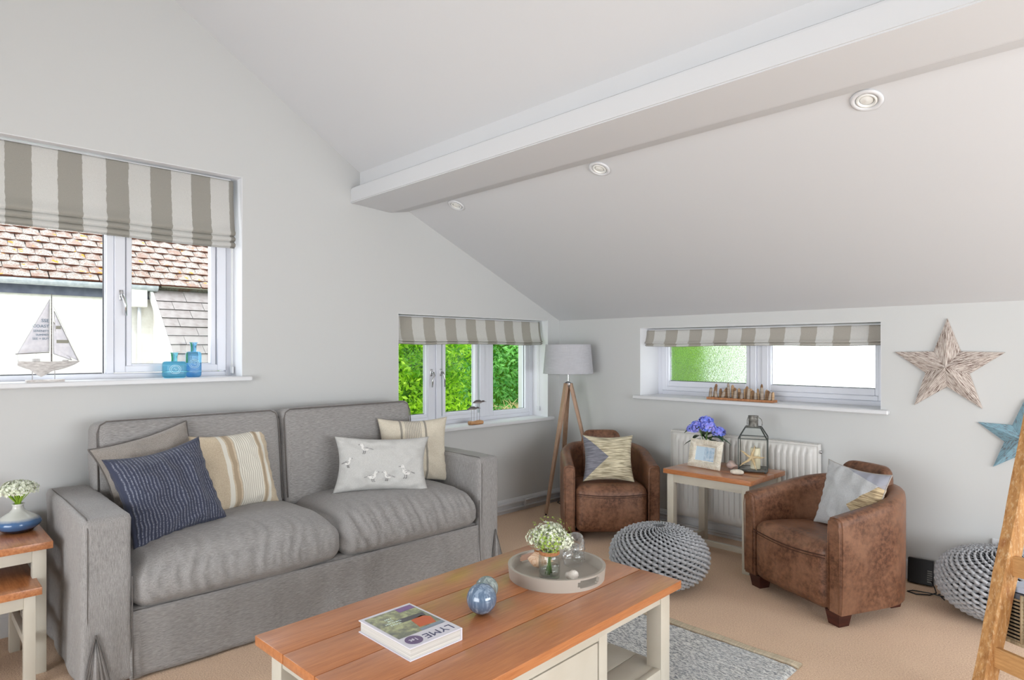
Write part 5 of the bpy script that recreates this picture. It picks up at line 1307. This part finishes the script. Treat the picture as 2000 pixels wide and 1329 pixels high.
# ------------------------------------------------------------------ obscured window sill: driftwood pegs on a tray
ZS3 = W3[2] + .005
dw = thing('driftwood_sculpture', 'row of upright driftwood pegs on a long wooden tray', 'ornament', (1.81, .05, ZS3))
M['tan'] = mat('tan_wood_tray', (190, 134, 92), (160, 106, 70), (30, 3, 3), 2, rough=.7)
bm = bmesh.new(); box(bm, -.262, .262, -.042, .042, 0, .008, .003); box(bm, -.262, .262, -.045, -.038, .0, .018, .003); box(bm, -.262, .262, .038, .045, 0, .018, .003); box(bm, -.266, -.258, -.042, .042, 0, .018, .003); box(bm, .258, .266, -.042, .042, 0, .018, .003)
obj('peg_tray', bm, M['tan'], dw)
pegm = [mat('driftwood_peg_' + n_, a, b, (1, 1, 12), 6, rough=.85) for n_, a, b in (('grey', (186, 172, 156), (146, 130, 116)), ('tan', (214, 182, 146), (172, 136, 100)), ('brown', (158, 124, 92), (112, 84, 62)))]
rnd = random.Random(5); hts = [.085, .095, .115, .06, .075, .08, .06, .075, .088, .125, .11, .09, .07, .085, .06, .055, .085, .105, .09, .088, .075, .06, .09, .125, .10, .085, .08, .07, .07]
for i, h_ in enumerate(hts):
    x = -.245 + .49 * i / (len(hts) - 1); y = (-.018, .014, 0)[i % 3] + rnd.uniform(-.006, .006); r_ = rnd.uniform(.0095, .0145); lean = rnd.uniform(-.012, .012) * (2.4 if i == 6 else 1)
    bm = bmesh.new(); tube(bm, [(x, y, .008), (x + lean * .4, y, .008 + h_ * .4), (x + lean, y, .008 + h_ * .9), (x + lean * 1.05, y, .008 + h_)], [r_, r_ * 1.05, r_ * .85, r_ * .35], 7); obj('peg', bm, pegm[i % 3], dw, smooth=True)

# ------------------------------------------------------------------ stars on the wall
def star_mat(name, base, wear, dark, lo=.45, hi=.56):
    k = NT(name); v = k.coord('Object', (9, 9, 9)); at = k.n('ShaderNodeUVMap'); mp = k.n('ShaderNodeMapping'); mp.inputs['Scale'].default_value = (1.6, 11, 1); k.l(at.outputs[0], mp.inputs['Vector'])
    n = k.noise(mp.outputs[0], 3.5, 5, .7); n2 = k.noise(v, 1.2, 3)
    c = k.mix(k.ramp(n, lo, hi), lin(base), lin(wear)); c = k.mix(k.ramp(k.math('ADD', n, k.math('MULTIPLY', n2, .25)), .665, .70), c, lin(dark))
    k.l(c, k.b.inputs['Base Color']); k.b.inputs['Roughness'].default_value = .8; k.bump(n, .4, .003); return k.m
def star(label, cx_, cz, R0, rr, m, rot0=90):
    t = thing('wall_star', label, 'wall decoration', (cx_, 0, cz))
    for k_ in range(5):
        a = R(rot0 + 72 * k_); P = lambda ang, r_, y: Vector((r_ * math.cos(ang), y, r_ * math.sin(ang)))
        tip = P(a, R0, -.012); c = P(a, 0.0, -.058); bm = bmesh.new(); uvl = bm.loops.layers.uv.new('UVMap')
        L_, Rr = P(a + R(36), rr, -.022), P(a - R(36), rr, -.022)
        d = P(a, 1, 0) * .0006
        V = lambda p: bm.verts.new(p)
        c, tip, L_, Rr = c + d, tip, L_ + d, Rr + d
        bk_ = [Vector((p.x, -.002, p.z)) for p in (c, Rr, tip, L_)]
        f1 = bm.faces.new([V(c), V(L_), V(tip)]); f2 = bm.faces.new([V(c), V(tip), V(Rr)])
        for f, vl in ((f1, ((0, .02), (.3, .55), (1, .05))), (f2, ((0, 1.02), (1, 1.05), (.3, 1.55)))):
            for lp, uv in zip(f.loops, vl): lp[uvl].uv = (uv[0] + k_ * .37, uv[1] + k_ * .71)
        bm.faces.new([V(p) for p in bk_])
        for p, q, pb, qb in ((L_, tip, bk_[3], bk_[2]), (tip, Rr, bk_[2], bk_[1])): bm.faces.new([V(p), V(q), V(qb), V(pb)])
        bmesh.ops.remove_doubles(bm, verts=bm.verts[:], dist=1e-5); obj('star_point', recalc(bm), m, t)
    return t
star('large whitewashed weathered wooden star on the wall right of the window', 3.160, 1.345, .298, .118, star_mat('whitewashed_weathered_wood', (214, 206, 198), (168, 152, 142), (92, 68, 58), .40, .56))
star('smaller blue painted wooden star partly behind the ladder', 3.525, .945, .226, .088, star_mat('distressed_blue_paint', (134, 170, 184), (120, 156, 172), (96, 76, 66), .4, .6), 88)

# ------------------------------------------------------------------ socket, router and its cable
so = thing('wall_socket', 'white double wall socket just above the pouf, mostly behind the ladder', 'socket', (3.465, 0, .302))
bm = bmesh.new(); box(bm, -.085, .07, -.012, 0, -.045, .045, .004); pl_ = obj('socket_plate', bm, M['gloss'], so)
bm = bmesh.new()
for x in (-.045, .03): box(bm, x - .01, x + .01, -.016, -.011, .012, .03, .002)
obj('switch', bm, M['ceramic_white'], so)
rt = thing('router', 'black router box leaning on the skirting between armchair and pouf', 'router', (3.04, -.05, .004), rot=(R(-6), 0, R(3)))
obj('casing', B(-.075, .06, -.04, -.005, 0, .15, .005), M['black'], rt); bm = bmesh.new()
for i in range(6): box(bm, .030, .055, -.0425, -.0395, .02 + i * .013, .026 + i * .013)
obj('port_strip', bm, M['galv'], rt)
bm = bmesh.new(); tube(bm, [(3.095, -.10, .045), (3.12, -.13, .02), (3.14, -.18, .006), (3.12, -.24, .005), (3.06, -.28, .005), (3.01, -.265, .005), (3.03, -.23, .006), (3.12, -.225, .011), (3.20, -.22, .005), (3.25, -.20, .005), (3.27, -.16, .005), (3.23, -.15, .007), (3.18, -.17, .009), (3.16, -.22, .014), (3.2, -.27, .006)], .0035, 6)
tag(obj('router_cable', bm, M['black'], smooth=True), 'thin black cable looped on the carpet in front of the router', 'cable')

# ------------------------------------------------------------------ wooden ladder at the right edge
ld = Vector((.903, -.429, 0)); lnv = Vector((.429, .903, 0)); l0 = Vector((3.580, -1.600, 0)); lean = .285
def lad_mat():
    k = NT('scuffed_honey_wood'); v = k.coord('Object', (16, 16, 1.6)); n = k.noise(v, 4, 5, .65); n2 = k.noise(k.coord('Object', (60, 60, 30)), 1.7, 4, .7); n3 = k.noise(k.coord(), 7, 3)
    c = k.mix(k.ramp(n, .3, .7), lin((148, 98, 48)), lin((204, 154, 96))); c = k.mix(k.math('MULTIPLY', k.ramp(n2, .52, .66), .6), c, lin((216, 188, 148)))
    c = k.mix(k.math('MULTIPLY', k.ramp(n3, .60, .66), .5), c, lin((140, 78, 48))); k.l(c, k.b.inputs['Base Color']); k.b.inputs['Roughness'].default_value = .7; k.bump(n2, .3, .002); return k.m
M['ladder'] = lad_mat(); M['rung'] = wood('pale_oak_rung', (168, 120, 70), (212, 166, 110), rough=.6, coat=0, scl=(1.5, 1.5, 14))
lr = thing('wooden_ladder', 'rustic honey coloured wooden ladder leaning at the right edge', 'ladder', tuple(l0))
LH = 1.50
for k_ in (0, 1):
    b0 = l0 + ld * (.50 * k_); bm = bmesh.new(); t0 = b0 + (lnv * lean + Vector((0, 0, 1))) * LH
    nseg = 16; prev = None
    for i in range(nseg + 1):
        t = i / nseg; p = b0 + (t0 - b0) * t; wob = .003 * noise.noise(Vector((t * 9, k_ * 5, 0)))
        ring_ = [bm.verts.new(p + ld * (a * (.026 + wob)) + lnv * (b * (.041 + wob))) for a, b in ((-1, -.8), (-.8, -1), (.8, -1), (1, -.8), (1, .8), (.8, 1), (-.8, 1), (-1, .8))]
        if prev:
            for q in range(8): bm.faces.new((prev[q], prev[(q + 1) % 8], ring_[(q + 1) % 8], ring_[q]))
        else: bm.faces.new(ring_[::-1])
        prev = ring_
    bm.faces.new(prev); obj('rail', recalc(bm), M['ladder'], lr, world=True)
for z in (.255, .60, .945, 1.29):
    c0 = l0 + (lnv * lean + Vector((0, 0, 1))) * z; bm = bmesh.new(); bar(bm, c0 + ld * .02, c0 + ld * .48, .024, .078, up=(0, 0, 1)); bmesh.ops.bevel(bm, geom=bm.edges[:], offset=.003, segments=1, affect='EDGES'); obj('rung', bm, M['rung'], lr, world=True)
# woven rack of magazines on the lower rungs
mk = Matrix(((ld.x, lnv.x, 0), (ld.y, lnv.y, 0), (0, 0, 1))).to_4x4()
bo = l0 + lnv * (lean * .42 + .12)
bs = thing('woven_basket', 'dark and natural woven basket seen between the ladder rungs', 'basket', tuple(bo), math.atan2(ld.y, ld.x))
M['reed'] = mat('natural_reed', (196, 178, 146), (150, 134, 108), (30, 30, 1), 3, rough=.8)
obj('lining', B(-.02, .45, -.055, .14, .30, .46, .01), M['black'], bs)
bm = bmesh.new()
for i in range(12):
    z = .306 + i * .0145; c = .012 if i % 2 else .0
    tube(bm, [(-.04, -.06, z), (.25, -.068 - c * .3, z), (.46, -.06, z), (.46, .145, z), (-.04, .145, z)], .0045, 6, closed=True)
obj('woven_strands', bm, M['reed'], bs, smooth=True)
bm = bmesh.new()
for x in (-.03, .05, .15, .25, .35, .45): tube(bm, [(x, -.062, .30), (x, -.062, .488)], .007, 6)
obj('stake', bm, M['reed'], bs, smooth=True)
obj('base_board', B(-.04, .46, -.06, .145, .285, .30, .003), M['reed'], bs)
mg = thing('magazine', 'pale blue magazine lying in the woven basket', 'magazine', tuple(bo), math.atan2(ld.y, ld.x))
bm = bmesh.new(); bar(bm, (-.02, .04, .50), (.40, .03, .515), .17, .02); obj('cover', bm, mat('pale_blue_paper', (170, 184, 210), (206, 214, 228), (1, 1, 1), 8, rough=.4), mg)
bm = bmesh.new(); bar(bm, (-.03, .04, .475), (.42, .03, .488), .18, .022); o = obj('cover', bm, mat('dark_paper', (60, 62, 70), (140, 142, 150), (1, 1, 1), 8, rough=.5), mg)
